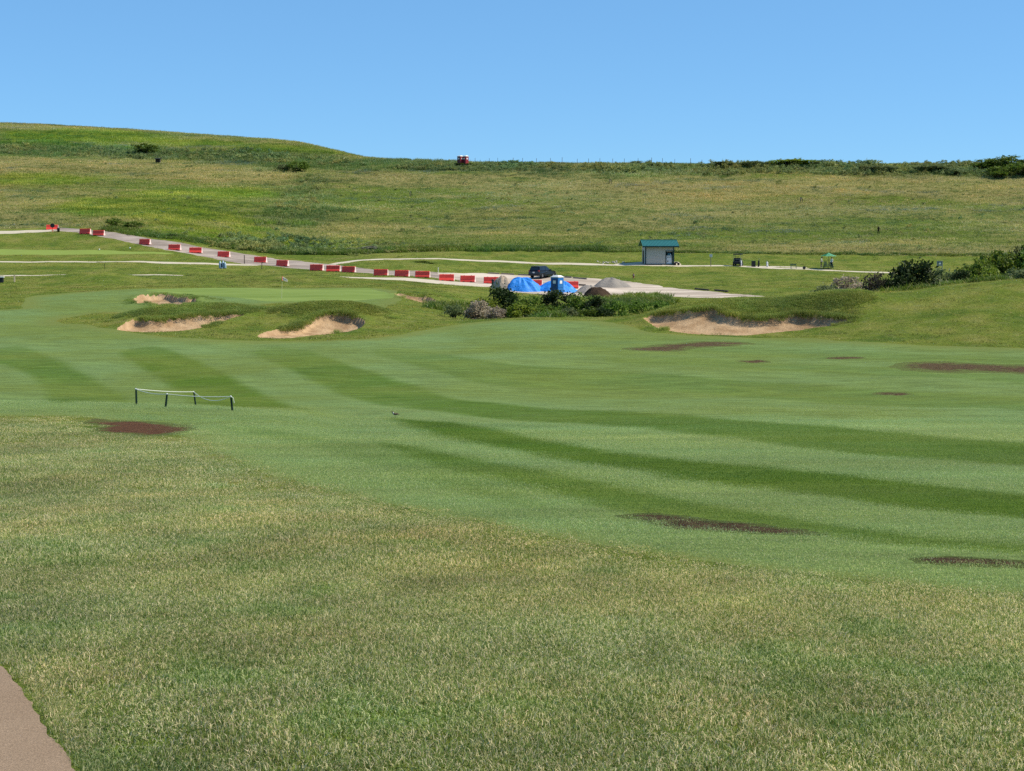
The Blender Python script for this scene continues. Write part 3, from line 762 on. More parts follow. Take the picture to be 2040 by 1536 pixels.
# long dark fescue over the bunker mounds and lips
GM_FES = blade_mat('fescue_blades', (0.095, 0.160, 0.022), (0.290, 0.345, 0.058), (0.560, 0.520, 0.180), dryat=0.88)
vf = [blades(60, 0.30, 0.36, 0.015, 1.0, s) for s in (31, 32, 33)]
def bumpv(x, y, idx):
    v = np.zeros(len(x))
    for i in idx:
        mx, my, sx, sy, h, pw = MOUNDS[i]
        v += h * np.exp(-(np.abs((x - mx) / sx) ** pw) - ((y - my) / sy) ** 2)
    return v
xs, ys, hs = [], [], []
for k, n, idx in ((0, 2600, (0, 1, 2)), (1, 2600, (3, 4)), (2, 5200, (5, 6)), (3, 420, (8,)), (4, 160, (10,))):
    poly = BUNK[k][0]; mn, mx = poly.min(0), poly.max(0)
    x = RNG.uniform(mn[0] - 2.0, mx[0] + 2.6, n * 5); y = RNG.uniform(mn[1], mx[1] + 5.5, n * 5)
    s = in_sdf(poly, x, y); cy = (y - mn[1]) / (mx[1] - mn[1])
    bv = bumpv(x, y, idx) / max(MOUNDS[i][4] for i in idx)
    ns = 0.5 * vnoise(x, y, 1.6, 60 + k) + 0.35 * vnoise(x, y, 0.6, 70 + k)
    prob = np.maximum(smooth01((bv + 0.35 * ns - 0.22) / 0.45), 1.2 * np.exp(-np.maximum(s, 0) / 0.5) * (cy > 0.35 + 0.15 * ns) * (x < mx[0] - (-0.4 if k == 2 else 1.3)) * (x > mn[0] + 0.8))
    ok = (s > -0.12) & (RNG.uniform(0, 1, len(x)) < prob)
    x, y, s, bv = x[ok][:n], y[ok][:n], s[ok][:n], bv[ok][:n]
    xs.append(x); ys.append(y); hs.append((0.42 + 0.85 * np.exp(-np.maximum(s, 0) / 0.45)) * RNG.uniform(0.7, 1.3, len(x)) + 0.25 * np.clip(bv, 0, 1))
x, y, hh = np.concatenate(xs), np.concatenate(ys), np.concatenate(hs)
scatter('fescue_grass', vf, np.stack([x, y, z_ground(x, y) - 0.02], 1), RNG.uniform(0, 6.28, len(x)), np.stack([np.ones(len(x)), np.ones(len(x)), hh], 1),
        tintv(x, y, 1.0, (4, 1.5, 0.5), 55, 0.14, 0.34), GM_FES, 'long dark fescue hanging over the bunker lips and mounds', 'grass')

# meadow on the hillside
GM_HILL = blade_mat('meadow_blades', (0.135, 0.190, 0.028), (0.290, 0.305, 0.072), (0.480, 0.440, 0.195), dryat=0.60)
vh = [blades(26, 0.55, 0.75, 0.045, 1.1, s) for s in (41, 42, 43, 44)]
x, y = field(76000, 246, 436)
ok = (hill_sdf(x, y) < -0.2)
x, y = x[ok], y[ok]
lu, dk, tn = zonev(HZ_LUSH, x, y), zonev(HZ_DARK, x, y), zonev(HZ_TAN, x, y, 8.0)
T_ = tintv(x * 0.35, y, 1.06, (11, 3.5, 1.2), 60, 0.16, 0.36)
sw = smooth01(0.5 + 0.9 * (vnoise(x * 0.30, y, 7.0, 81) + 0.8 * vnoise(x * 0.4, y, 2.6, 82) + 0.5 * vnoise(x * 0.5, y, 1.1, 83)))[:, None]
T_ = T_ * (np.array([[0.66, 0.80, 0.62]]) * (1 - sw) + np.array([[1.28, 1.16, 1.22]]) * sw)
gr = smooth01((vnoise(x * 0.3, y, 5.0, 85) + 0.7 * vnoise(x * 0.4, y, 1.9, 86) - 0.55) / 0.4)[:, None]
T_ = T_ * (1 + gr * np.array([[-0.35, -0.22, 0.25]]))
T_ = T_ * (1 + tn[:, None] * np.array([[0.25, 0.14, 0.22]])) * (1 + lu[:, None] * np.array([[-0.16, 0.04, -0.55]])) * (1 + dk[:, None] * np.array([[-0.30, -0.14, -0.16]]))
sc = RNG.uniform(0.7, 1.3, len(x))
scatter('meadow_grass', vh, np.stack([x, y, z_ground(x, y) - 0.05], 1), RNG.uniform(0, 6.28, len(x)), np.stack([sc, sc, sc * (0.75 + 0.9 * dk + 0.25 * lu)], 1),
        T_, GM_HILL, 'tall meadow grass in green and straw covering the hillside', 'grass')
# weeds along the hill foot, in the ditch and on the bank
GM_WEED = blade_mat('weed_blades', (0.085, 0.150, 0.016), (0.175, 0.240, 0.034), (0.330, 0.320, 0.140), dryat=0.84)
vw = [blades(40, 0.95, 0.55, 0.06, 0.8, s, hvar=0.7) for s in (51, 52, 53)]
xs, ys, hs = [], [], []
def band(pix, n, w0, w1, h0, h1):
    L = line(pix, 8); k = RNG.uniform(0, len(L) - 1.001, n); i = k.astype(int); f = (k - i)[:, None]
    p = L[i] * (1 - f) + L[i + 1] * f
    xs.append(p[:, 0] + RNG.normal(0, 0.5, n)); ys.append(p[:, 1] + RNG.uniform(w0, w1, n)); hs.append(RNG.uniform(h0, h1, n))
band([(560, 507), (650, 508), (740, 505), (850, 501), (1000, 501), (1205, 501)], 1500, 0, 5, 0.5, 1.3)
band([(1180, 501), (1300, 502), (1450, 505), (1800, 509), (2040, 510)], 700, 0, 2, 0.25, 0.6)
band([(860, 618), (1000, 634), (1100, 635), (1200, 626), (1300, 612)], 900, 1.5, 10, 0.5, 1.1)
band([(1200, 622), (1330, 606), (1420, 600)], 320, 3, 18, 0.4, 1.0)
band([(1580, 592), (1700, 592), (1760, 587)], 750, 8, 34, 0.5, 1.4)
band([(1780, 584), (1900, 570), (2040, 560)], 600, 4, 20, 0.5, 1.2)
band([(205, 460), (300, 474), (420, 490), (560, 508)], 500, 0.5, 4, 0.4, 1.0)
x, y, hh = np.concatenate(xs), np.concatenate(ys), np.concatenate(hs)
scatter('tall_weeds', vw, np.stack([x, y, z_ground(x, y) - 0.05], 1), RNG.uniform(0, 6.28, len(x)), np.stack([np.ones(len(x)) * 1.1, np.ones(len(x)) * 1.1, hh], 1),
        tintv(x, y, 1.0, (7, 2, 0.8), 66, 0.22, 0.3), GM_WEED, 'tall green weeds along the hill foot, ditch and bank', 'weeds')

# scrub: leafy clumps along the crest, in the terrace band and here and there on the slope
def leafclump(n, seed, w_=0.8, h=0.9, leaf=0.13):
    r = np.random.RandomState(seed)
    nc_ = 7; C = np.stack([r.normal(0, 0.32 * w_, nc_), r.normal(0, 0.32 * w_, nc_), r.uniform(0.25, 0.85, nc_) * h], 1)
    k = r.randint(0, nc_, n)
    P = C[k] + r.normal(0, 1, (n, 3)) * np.array((0.17, 0.17, 0.14)) * w_
    P[:, 2] = np.maximum(P[:, 2], 0.03)
    a = r.normal(0, 1, (n, 3)); a /= np.linalg.norm(a, axis=1)[:, None]
    t = r.normal(0, 1, (n, 3)); t -= a * (a * t).sum(1)[:, None]; t /= np.linalg.norm(t, axis=1)[:, None]
    sz = leaf * r.uniform(0.5, 1.3, n)[:, None]
    q = np.stack([P - a * sz, P + t * sz * 0.5, P + a * sz, P - t * sz * 0.5], 1).reshape(-1, 3)
    i = np.arange(n)[:, None] * 4
    sh = np.clip(0.5 * r.uniform(0, 1, nc_)[k] + 0.5 * r.uniform(0, 1, n), 0, 1)
    return q, np.concatenate([i + np.array([[0, 1, 2]]), i + np.array([[0, 2, 3]])]), np.repeat(sh, 4), np.tile([0.5] * 4, n)
vs2 = [leafclump(110, s) for s in (71, 72, 73, 74)]
GM_SCRUB = blade_mat('scrub_leaves', (0.140, 0.190, 0.045), (0.310, 0.335, 0.115), (0.480, 0.450, 0.230), dryat=0.84)
xs, ys, hs = [], [], []
def clumps(pix, n, h0, h1):
    L = gpoly(pix, n=2); mn, mx = L.min(0), L.max(0)
    x = RNG.uniform(mn[0], mx[0], n * 6); y = RNG.uniform(mn[1], mx[1], n * 6)
    ok = in_sdf(L, x, y) + 3 * vnoise(x * 0.5, y, 4.0, 90) < 0
    x, y = x[ok][:n], y[ok][:n]
    xs.append(x); ys.append(y); hs.append(RNG.uniform(h0, h1, len(x)) * (1 + 0.5 * vnoise(x, y, 5.0, 91)))
clumps([(1230, 331), (1500, 328), (1800, 327), (2100, 326), (2100, 352), (1800, 350), (1500, 350), (1230, 343)], 1100, 0.45, 1.25)
clumps([(760, 327), (950, 328), (1240, 330), (1240, 340), (950, 340), (760, 334)], 420, 0.5, 1.1)
clumps([(-80, 294), (200, 295), (420, 299), (620, 313), (760, 325), (700, 334), (420, 318), (200, 312), (-80, 310)], 620, 0.5, 1.2)
clumps([(520, 450), (560, 395), (610, 352), (660, 352), (640, 400), (590, 455)], 220, 0.4, 0.8)
clumps([(380, 490), (480, 470), (600, 480), (760, 488), (900, 492), (760, 506), (560, 508)], 420, 0.5, 1.0)
clumps([(0, 460), (0, 280), (800, 330), (2040, 345), (2040, 500), (900, 495), (300, 465)], 500, 0.25, 0.6)
x, y, hh = np.concatenate(xs), np.concatenate(ys), np.concatenate(hs)
ok = hill_sdf(x, y) < -0.3
x, y, hh = x[ok], y[ok], hh[ok]
scatter('hill_scrub', vs2, np.stack([x, y, z_ground(x, y) - 0.05], 1), RNG.uniform(0, 6.28, len(x)), np.stack([0.7 + 0.5 * hh, 0.7 + 0.5 * hh, hh], 1),
        tintv(x, y, 1.05, (9, 3, 1.0), 95, 0.24, 0.34), GM_SCRUB, 'grey-green scrub along the hill crest and terraces', 'scrub')

# ---------------------------------------------------------------- shrubs and trees
def empty(name, loc, rz=0.0, label=None, cat=None, group=None, scale=None):
    o = bpy.data.objects.new(name, None); COL.objects.link(o)
    o.location = loc; o.rotation_euler = (0, 0, rz); o.empty_display_size = 0.2
    if scale is not None: o.scale = scale
    if label: o['label'] = label
    if cat: o['category'] = cat
    if group: o['group'] = group
    return o
def part(name, me, parent, loc=None, rot=None, label=None):
    o = bpy.data.objects.new(name, me); COL.objects.link(o); o.parent = parent
    if loc is not None: o.location = loc
    if rot is not None: o.rotation_euler = rot
    if label: o['label'] = label
    return o
def leaf_mat(name, dk, lt, trans=0.3):
    b = NB(name, 0.6, 0.2)
    oi = b.t.nodes.new('ShaderNodeObjectInfo').outputs['Random']
    c = b.mix(b.attr('shade').outputs['Fac'], dk, lt)
    n = b.t.nodes.new('ShaderNodeHueSaturation'); b.put(n.inputs['Color'], c)
    b.put(n.inputs['Hue'], b.math('ADD', 0.488, b.math('MULTIPLY', oi, 0.024))); b.put(n.inputs['Value'], b.math('ADD', 0.85, b.math('MULTIPLY', oi, 0.3)))
    c = n.outputs[0]
    b.color(c)
    tl = b.t.nodes.new('ShaderNodeBsdfTranslucent'); b.put(tl.inputs[0], c)
    mx = b.t.nodes.new('ShaderNodeMixShader'); mx.inputs[0].default_value = trans
    b.t.links.new(b.b.outputs[0], mx.inputs[1]); b.t.links.new(tl.outputs[0], mx.inputs[2]); b.t.links.new(mx.outputs[0], b.out.inputs[0])
    return b.m
LEAF = {'green': leaf_mat('leaf_green', (0.060, 0.118, 0.012), (0.150, 0.215, 0.028), 0.42), 'dark': leaf_mat('leaf_dark', (0.014, 0.030, 0.006), (0.044, 0.070, 0.014), 0.3),
        'yellow': leaf_mat('leaf_yellow_green', (0.110, 0.170, 0.010), (0.225, 0.260, 0.030), 0.42), 'grey': leaf_mat('leaf_grey_green', (0.095, 0.140, 0.045), (0.210, 0.240, 0.100), 0.42),
        'dead': leaf_mat('leaf_dead_grey', (0.230, 0.175, 0.120), (0.480, 0.390, 0.290), 0.4), 'flower': leaf_mat('leaf_flowering', (0.060, 0.090, 0.030), (0.420, 0.380, 0.310)),
        'twig': leaf_mat('leaf_reddish_twig', (0.038, 0.032, 0.020), (0.085, 0.070, 0.045))}
BARK = plain('shrub_bark', (0.085, 0.062, 0.045), 0.9, 0.1, 0.3, 9.0)
def tube(bm, pts, rads, n=6):
    rings = []
    for i, p in enumerate(pts):
        p = Vector(p)
        a = Vector(pts[max(i - 1, 0)]); c = Vector(pts[min(i + 1, len(pts) - 1)])
        d = (c - a).normalized() if (c - a).length > 1e-6 else Vector((0, 0, 1))
        u = d.cross(Vector((0.3, 0.9, 0.1))).normalized() if abs(d.y) < 0.9 else d.cross(Vector((1, 0, 0))).normalized()
        w2 = d.cross(u)
        rings.append([bm.verts.new(p + (u * math.cos(6.28318 * k / n) + w2 * math.sin(6.28318 * k / n)) * rads[i]) for k in range(n)])
    for i in range(len(rings) - 1):
        for k in range(n):
            bm.faces.new((rings[i][k], rings[i][(k + 1) % n], rings[i + 1][(k + 1) % n], rings[i + 1][k]))
    bm.faces.new(rings[0][::-1]); bm.faces.new(rings[-1])
def bmesh_to(name, bm, mat=None, smooth=False):
    bmesh.ops.recalc_face_normals(bm, faces=bm.faces[:])
    me = bpy.data.meshes.new(name); bm.to_mesh(me); bm.free()
    if mat:
        for m_ in (mat if isinstance(mat, (list, tuple)) else [mat]): me.materials.append(m_)
    if smooth:
        me.polygons.foreach_set('use_smooth', np.ones(len(me.polygons), bool))
    return me
def shrub_mesh(seed, kind, nclu=26, nleaf=60, leaf=0.055, conical=0.0):
    """crown + branches inside a unit box (1 wide, 1 tall)"""
    r = np.random.RandomState(seed)
    C = []
    while len(C) < nclu:
        p = r.uniform(-1, 1, 3)
        q = p[0] ** 2 + p[1] ** 2 + p[2] ** 2
        if 0.20 < q < 1.0:
            zz = 0.55 + 0.43 * p[2]
            k = 0.46 * (1 - conical * max(0, zz - 0.35)) * (0.62 + 0.38 * min(1, zz / 0.35)) * r.uniform(0.75, 1.12)
            C.append((p[0] * k, p[1] * k, zz * r.uniform(0.86, 1.04)))
    C = np.array(C)
    csh = r.uniform(0, 1, nclu)
    P, S = [], []
    for c, s in zip(C, csh):
        m = int(nleaf * r.uniform(0.5, 1.5))
        sg = r.uniform(0.055, 0.10)
        P.append(c + r.normal(0, 1, (m, 3)) * np.array((sg, sg, sg * 0.8))); S.append(np.clip(0.6 * s + 0.4 * r.uniform(0, 1, m), 0, 1))
    P, S = np.concatenate(P), np.concatenate(S)
    P[:, 2] = np.maximum(P[:, 2], 0.02)
    n = len(P)
    a = r.normal(0, 1, (n, 3)); a /= np.linalg.norm(a, axis=1)[:, None]
    t = r.normal(0, 1, (n, 3)); t -= a * (a * t).sum(1)[:, None]; t /= np.linalg.norm(t, axis=1)[:, None]
    sz = leaf * r.uniform(0.5, 1.25, n)[:, None]
    q = np.stack([P - a * sz, P + t * sz * 0.5, P + a * sz, P - t * sz * 0.5], 1).reshape(-1, 3)
    i = np.arange(n)[:, None] * 4
    T = np.concatenate([i + np.array([[0, 1, 2]]), i + np.array([[0, 2, 3]])])
    crown = npmesh('crown', q, T, LEAF[kind], False)
    addattr(crown, 'shade', np.repeat(S, 4))
    bm = bmesh.new()
    for c in C[:: 2]:
        m = Vector((c[0] * 0.35 + r.normal(0, 0.03), c[1] * 0.35 + r.normal(0, 0.03), c[2] * 0.5))
        tube(bm, [(c[0] * 0.05, c[1] * 0.05, -0.06), m, Vector(c)], [0.020, 0.013, 0.005], 5)
    trunk = bmesh_to('trunk', bm, BARK)
    return crown, trunk
PROTO = {}
for kind, seeds, kw in [('green', (1, 2, 3), {}), ('yellow', (4, 5), {}), ('dark', (6, 7, 8), dict(nclu=40, nleaf=80, leaf=0.045)), ('grey', (9, 10), {}), ('dead', (12, 13), dict(nclu=30, nleaf=70, leaf=0.050)),
                        ('flower', (14,), dict(nclu=24, nleaf=50, leaf=0.06)), ('twig', (15,), dict(nclu=30, nleaf=40, leaf=0.045))]:
    PROTO[kind] = [shrub_mesh(s, kind, **kw) for s in seeds]
_cnt = {}
def shrub(kind, px, top, d, wpx, label, name='shrub', cat='shrub', group=None, deep=1.0, sink=0.1):
    p = spot_d(px, d, top)
    h = CAMZ + d * tan_row(top) - p[2] + sink
    w_ = wpx / F * d * 1.12
    k = _cnt.get(kind, 0); _cnt[kind] = k + 1
    cr, tk = PROTO[kind][k % len(PROTO[kind])]
    e = empty(name, (p[0], p[1], p[2] - sink), (k * 2.39) % 6.28, label, cat, group, (w_, w_ * deep, h))
    part('crown', cr, e); part('trunk', tk, e)
    return e
GD = 'shrubs growing in the ditch'
for a in [
 ('dark', 1008, 571, 140, 66, 'dark leafy bush standing highest at the left of the ditch, below the sand heap'),
 ('yellow', 968, 588, 131, 56, 'yellow-green bush in the ditch just right of the pale dead brush'),
 ('green', 1055, 586, 137, 66, 'mid green bush in the ditch below the left blue tarp'),
 ('dark', 1112, 573, 142, 76, 'dark bush hiding the foot of the blue portable toilet'),
 ('green', 1152, 581, 138, 60, 'green bush in the ditch just right of the blue portable toilet'),
 ('dark', 1190, 588, 136, 54, 'dark bush in the ditch in front of the dark brown heap'),
 ('green', 1232, 598, 132, 52, 'low green bush in the ditch right of the dark brown heap'),
 ('yellow', 1040, 604, 127, 62, 'bright green bush at the ditch edge under the left tarp, nearest the fairway'),
 ('green', 1092, 606, 127, 56, 'low leafy bush at the ditch edge in the middle of the thicket'),
 ('grey', 1130, 612, 126, 44, 'pale grey-green low bush at the ditch edge below the portable toilet'),
 ('green', 1172, 610, 127, 60, 'leafy bush at the ditch edge left of the low dark bush'),
 ('dark', 1200, 612, 127, 40, 'low dark bush at the right front of the thicket'),
 ('green', 1275, 599, 134, 46, 'small green bush at the thin right end of the ditch'),
 ('green', 1315, 597, 138, 44, 'small weedy bush in the ditch, second from its right end'),
 ('yellow', 1352, 594, 142, 36, 'rightmost small bush of the ditch, left of the large bunker mound'),
 ]: shrub(*a, group=GD)
shrub('dead', 952, 596, 126, 50, 'pale grey dead brush at the left end of the ditch', 'dead_bush', 'dead brush')
shrub('dead', 985, 612, 124, 40, 'pale dead brush at the ditch edge under the yellow-green bush', 'dead_bush', 'dead brush')
shrub('grey', 905, 606, 126, 36, 'small grey-green bush left of the dead brush')
GT = 'trees and shrubs behind the right slope'
for a in [
 ('dark', 1822, 512, 152, 100, 'large dark evergreen standing behind the right slope', 'evergreen_tree', 'tree'),
 ('twig', 1752, 536, 150, 62, 'bare reddish brush with grey twigs left of the large dark evergreen', 'brush_shrub', 'shrub'),
 ('dark', 1784, 548, 149, 54, 'low dark evergreen between the bare brush and the large evergreen', 'evergreen_tree', 'tree'),
 ('grey', 1880, 534, 152, 66, 'grey-green shrub just right of the large dark evergreen', 'shrub', 'shrub'),
 ('dark', 1912, 538, 148, 40, 'small dark shrub between the grey-green shrub and the leafy trees', 'shrub', 'shrub'),
 ('green', 1950, 508, 152, 76, 'leafy green tree, leftmost of the clump at the right edge', 'leafy_tree', 'tree'),
 ('green', 1996, 498, 154, 70, 'leafy green tree in the middle of the clump at the right edge', 'leafy_tree', 'tree'),
 ('dark', 2032, 484, 156, 36, 'dark tree standing highest at the right edge of the photo', 'evergreen_tree', 'tree'),
 ('green', 2060, 492, 153, 80, 'leafy tree cut by the right edge of the photo', 'leafy_tree', 'tree'),
 ('yellow', 1975, 532, 144, 56, 'yellow-green shrub below the leafy trees at the right', 'shrub', 'shrub'),
 ('grey', 2030, 534, 140, 70, 'pale green weedy shrub at the right edge on top of the slope', 'shrub', 'shrub'),
 ('grey', 1655, 568, 158, 66, 'grey-green reedy shrub at the left end of the right-hand thicket', 'shrub', 'shrub'),
 ('dead', 1690, 548, 164, 60, 'straw coloured brush left of the bare reddish brush', 'dead_bush', 'dead brush'),
 ('green', 1712, 570, 150, 46, 'green shrub below the straw coloured brush', 'shrub', 'shrub'),
 ]: shrub(a[0], a[1], a[2], a[3], a[4], a[5], a[6], a[7], group=GT)
GH = 'bushes on the hillside'
for a in [
 ('green', 290, 286, 372, 52, 'green bush high on the left hillside near the top'),
 ('green', 594, 319, 344, 40, 'green bush on the hillside below the falling skyline'),
 ('grey', 566, 326, 346, 30, 'low bush just left of the green bush below the skyline'),
 ('green', 228, 433, 259, 34, 'leafy bush beside the gravel road behind the red barriers, left of a pair'),
 ('green', 262, 441, 257, 40, 'leafy bush beside the gravel road behind the red barriers, right of a pair'),
 ('dark', 345, 466, 250, 26, 'small dark weed clump beside the upper gravel road'),
 ('green', 838, 519, 228, 30, 'green bush on the grass between the cart path and the red barriers'),
 ('green', 856, 522, 226, 26, 'leafy bush beside the thin white marker post'),
 ('yellow', 1276, 549, 219, 16, 'small round bush beside the little hydrant at the lot edge'),
 ('flower', 742, 489, 248, 54, 'pale flowering weed clump at the foot of the hill above the road'),
 ('flower', 700, 493, 248, 30, 'smaller flowering weed clump at the hill foot, left of the pale one'),
 ]: shrub(*a, group=GH)
GC = 'bushes along the hill crest'
for a in [
 ('grey', 1268, 320, 353, 24, 'small bush on the crest above the shed'),
 ('grey', 1440, 322, 352, 60, 'pale low bush on the crest, left of the wide crest bushes'),
 ('grey', 1495, 321, 351, 60, 'pale bush on the crest between the low bush and the wide green one'),
 ('yellow', 1575, 317, 352, 92, 'wide bright green bush on the crest'),
 ('grey', 1632, 318, 352, 30, 'thin pale bush just right of the wide bright crest bush'),
 ('grey', 1750, 330, 346, 70, 'low bush below the crest above the walking figure'),
 ('grey', 1850, 328, 346, 80, 'low bush below the crest, right of the walking figure'),
 ('grey', 1905, 334, 342, 40, 'pale low bush on the upper slope left of the large crest bush'),
 ('green', 1965, 316, 348, 50, 'green crest bush left of the large one at the right edge'),
 ('green', 2005, 309, 348, 80, 'large green bush on the crest at the right edge'),
 ('green', 2030, 322, 340, 60, 'green bush on the upper slope at the right edge'),
 ('green', 1990, 330, 338, 50, 'green bush on the upper slope below the large crest bush'),
 ('green', 805, 315, 360, 26, 'tiny bush on the skyline where the hill falls to the crest'),
 ('green', 920, 325, 352, 46, 'low green bush in front of the red portable toilets on the crest'),
 ]: shrub(*a, group=GC)

# ---------------------------------------------------------------- built things
def bbox(bm, c, s, rot=None, bev=0.0, taper=1.0):
    """box centred at c with size s; taper scales the top in x and y"""
    r = bmesh.ops.create_cube(bm, size=1.0)
    vs_ = r['verts']
    for v in vs_:
        k = taper if v.co.z > 0 else 1.0
        v.co = Vector((v.co.x * s[0] * k, v.co.y * s[1] * k, v.co.z * s[2]))
    if bev:
        ed = list({e for v in vs_ for e in v.link_edges})
        rb = bmesh.ops.bevel(bm, geom=ed, offset=bev, segments=2, affect='EDGES', profile=0.6)
        vs_ = list({v for f in rb['faces'] for v in f.verts} | {v for v in vs_ if v.is_valid})
    M_ = (Matrix.Translation(Vector(c)) @ (rot.to_4x4() if rot is not None else Matrix.Identity(4)))
    for v in vs_: v.co = M_ @ v.co
    return vs_
def rotm(ax, deg): return Matrix.Rotation(RAD(deg), 3, ax)
def cyl(bm, a, c, r0, r1=None, n=12):
    tube(bm, [a, c], [r0, r0 if r1 is None else r1], n)
def prism(bm, prof, axis, lo, hi, taper=None):
    """extrude a closed 2D profile; axis 'x' -> profile in (y, z), axis 'y' -> profile in (x, z)"""
    def P(p, t):
        return (t, p[0], p[1]) if axis == 'x' else (p[0], t, p[1])
    A = [bm.verts.new(P(p, lo)) for p in prof]; B = [bm.verts.new(P(p, hi)) for p in prof]
    n = len(prof)
    for i in range(n): bm.faces.new((A[i], A[(i + 1) % n], B[(i + 1) % n], B[i]))
    bm.faces.new(A[::-1]); bm.faces.new(B)
def mk(name, mat, parent, fn, smooth=False, label=None):
    bm = bmesh.new(); fn(bm)
    return part(name, bmesh_to(name, bm, mat, smooth), parent, label=label)
def lathe(bm, prof, n=16, c=(0, 0, 0)):
    rings = [[bm.verts.new((c[0] + r_ * math.cos(6.28318 * k / n), c[1] + r_ * math.sin(6.28318 * k / n), c[2] + z_)) for k in range(n)] for r_, z_ in prof]
    for i in range(len(rings) - 1):
        for k in range(n): bm.faces.new((rings[i][k], rings[i][(k + 1) % n], rings[i + 1][(k + 1) % n], rings[i + 1][k]))
    bm.faces.new(rings[0][::-1]); bm.faces.new(rings[-1])

RED = plain('barrier_red_plastic', (0.900, 0.075, 0.050), 0.5, 0.3, 0.14, 2.5)
PALE = plain('barrier_sunlit_end', (0.820, 0.620, 0.560), 0.6, 0.3, 0.1, 3.0)  # pale pink puts the sunlight on the barrier ends into their colour
BLACK = plain('black_plastic', (0.014, 0.014, 0.015), 0.5, 0.4, 0.2)
DARKGREEN = plain('dark_green_paint', (0.012, 0.040, 0.030), 0.55, 0.3, 0.15)
WHITE = plain('white_paint', (0.760, 0.750, 0.720), 0.5, 0.4, 0.05)
WOOD = plain('weathered_wood', (0.330, 0.255, 0.170), 0.85, 0.1, 0.25, 12.0)
PALEWOOD = plain('pale_wood', (0.560, 0.450, 0.300), 0.85, 0.1, 0.15, 12.0)
DARKWOOD = plain('dark_timber', (0.115, 0.090, 0.070), 0.9, 0.1, 0.3, 8.0)
TIMBER = plain('grey_timber', (0.260, 0.220, 0.180), 0.9, 0.1, 0.3, 8.0)
STEEL = plain('grey_steel', (0.190, 0.200, 0.205), 0.45, 0.5, 0.1, metal=0.4)
RUBBER = plain('rubber', (0.012, 0.012, 0.012), 0.8, 0.2, 0.2)

# red water-filled barriers along the road
def barrier_meshes():
    bm = bmesh.new()
    prism(bm, [(-0.30, 0.0), (0.30, 0.0), (0.30, 0.14), (0.17, 0.42), (0.135, 0.84), (0.105, 0.88), (-0.105, 0.88), (-0.135, 0.84), (-0.17, 0.42), (-0.30, 0.14)], 'x', -0.98, 0.98)
    bmesh.ops.bevel(bm, geom=bm.edges[:], offset=0.014, segments=1, affect='EDGES')
    body = bmesh_to('body', bm, RED)
    bm = bmesh.new()
    prism(bm, [(-0.27, 0.03), (0.27, 0.03), (0.26, 0.14), (0.145, 0.42), (0.115, 0.82), (-0.115, 0.82), (-0.145, 0.42), (-0.26, 0.14)], 'x', 0.981, 1.03)
    end = bmesh_to('sunlit_end_panel', bm, PALE)
    bm = bmesh.new(); bbox(bm, (0, 0, 0.06), (0.22, 0.62, 0.09))
    slot = bmesh_to('fork_slot', bm, BLACK)
    bm = bmesh.new(); lathe(bm, [(0.07, 0.88), (0.07, 0.905), (0.05, 0.915)], 10)
    cap = bmesh_to('filler_cap', bm, BLACK)
    return body, end, slot, cap
BAR = barrier_meshes()
BL = [(170, 466), (197, 469), (289, 487), (348, 498), (390, 504), (446, 512), (519, 523), (563, 530), (631, 539), (664, 541), (695, 543), (759, 549), (801, 551), (842, 553), (890, 559.5), (932, 562), (979, 565), (1065, 571), (1137, 574)]
ORD = ['first', 'second', 'third', 'fourth', 'fifth', 'sixth', 'seventh', 'eighth', 'ninth', 'tenth', 'eleventh', 'twelfth', 'thirteenth', 'fourteenth', 'fifteenth', 'sixteenth', 'seventeenth', 'eighteenth', 'nineteenth', 'twentieth']
_bw = [spot(*q) for q in BL]
for k, p in enumerate(_bw):
    a, c = _bw[max(k - 1, 0)], _bw[min(k + 1, len(_bw) - 1)]
    ang = math.atan2(c[1] - a[1], c[0] - a[0])
    ang = 0.38 * ang + RAD([-4, 3, -6, 2, 5, -3, 4, -5, 0, 6, -2, 3, -4, 2, 5, -3, 1, -5, 4][k])
    if k < 16: lb = 'red water-filled road barrier, %s from the upper left end of the row' % ORD[k]
    else: lb = ['red water-filled road barrier behind the dark post bin and sand heap', 'red road barrier between the two blue tarped heaps', 'red road barrier just right of the blue portable toilet'][k - 16]
    e = empty('road_barrier', p, ang, lb, 'barrier', 'red barriers lining the gravel road')
    part('body', BAR[0], e)
    part('sunlit_end_panel', BAR[1], e); part('sunlit_end_panel', BAR[1], e, rot=(0, 0, math.pi))
    for sx in (-0.5, 0.5):
        part('fork_slot', BAR[2], e, loc=(sx, 0, 0)); part('filler_cap', BAR[3], e, loc=(sx, 0, 0))
p = spot(100, 459)
e = empty('road_barrier', p + np.array((0, 1.2, 0.1)), RAD(6), 'faded red barrier standing behind the black round sign at the far left road end', 'barrier', 'red barriers lining the gravel road')
part('body', BAR[0], e); part('sunlit_end_panel', BAR[1], e)
for sx in (-0.5, 0.5): part('fork_slot', BAR[2], e, loc=(sx, 0, 0))
p = spot(105, 462)
e = empty('round_sign', p, RAD(8), 'black round sign on a red post at the far left road end', 'sign')
mk('post', RED, e, lambda bm: cyl(bm, (0, 0, -0.1), (0, 0, 0.85), 0.05, n=8))
mk('panel', BLACK, e, lambda bm: (lathe(bm, [(0.02, -0.02), (0.36, -0.02), (0.38, 0.0), (0.36, 0.02), (0.02, 0.02)], 20), bmesh.ops.rotate(bm, verts=bm.verts[:], matrix=rotm('X', 90)), bmesh.ops.translate(bm, verts=bm.verts[:], vec=(0, -0.06, 1.10))))
p = spot(116.5, 462)
e = empty('litter_bin', p, 0.2, 'small dark bin at the road bend right of the black round sign', 'bin')
mk('body', BLACK, e, lambda bm: lathe(bm, [(0.20, 0), (0.24, 0.62), (0.24, 0.66)], 12), True)
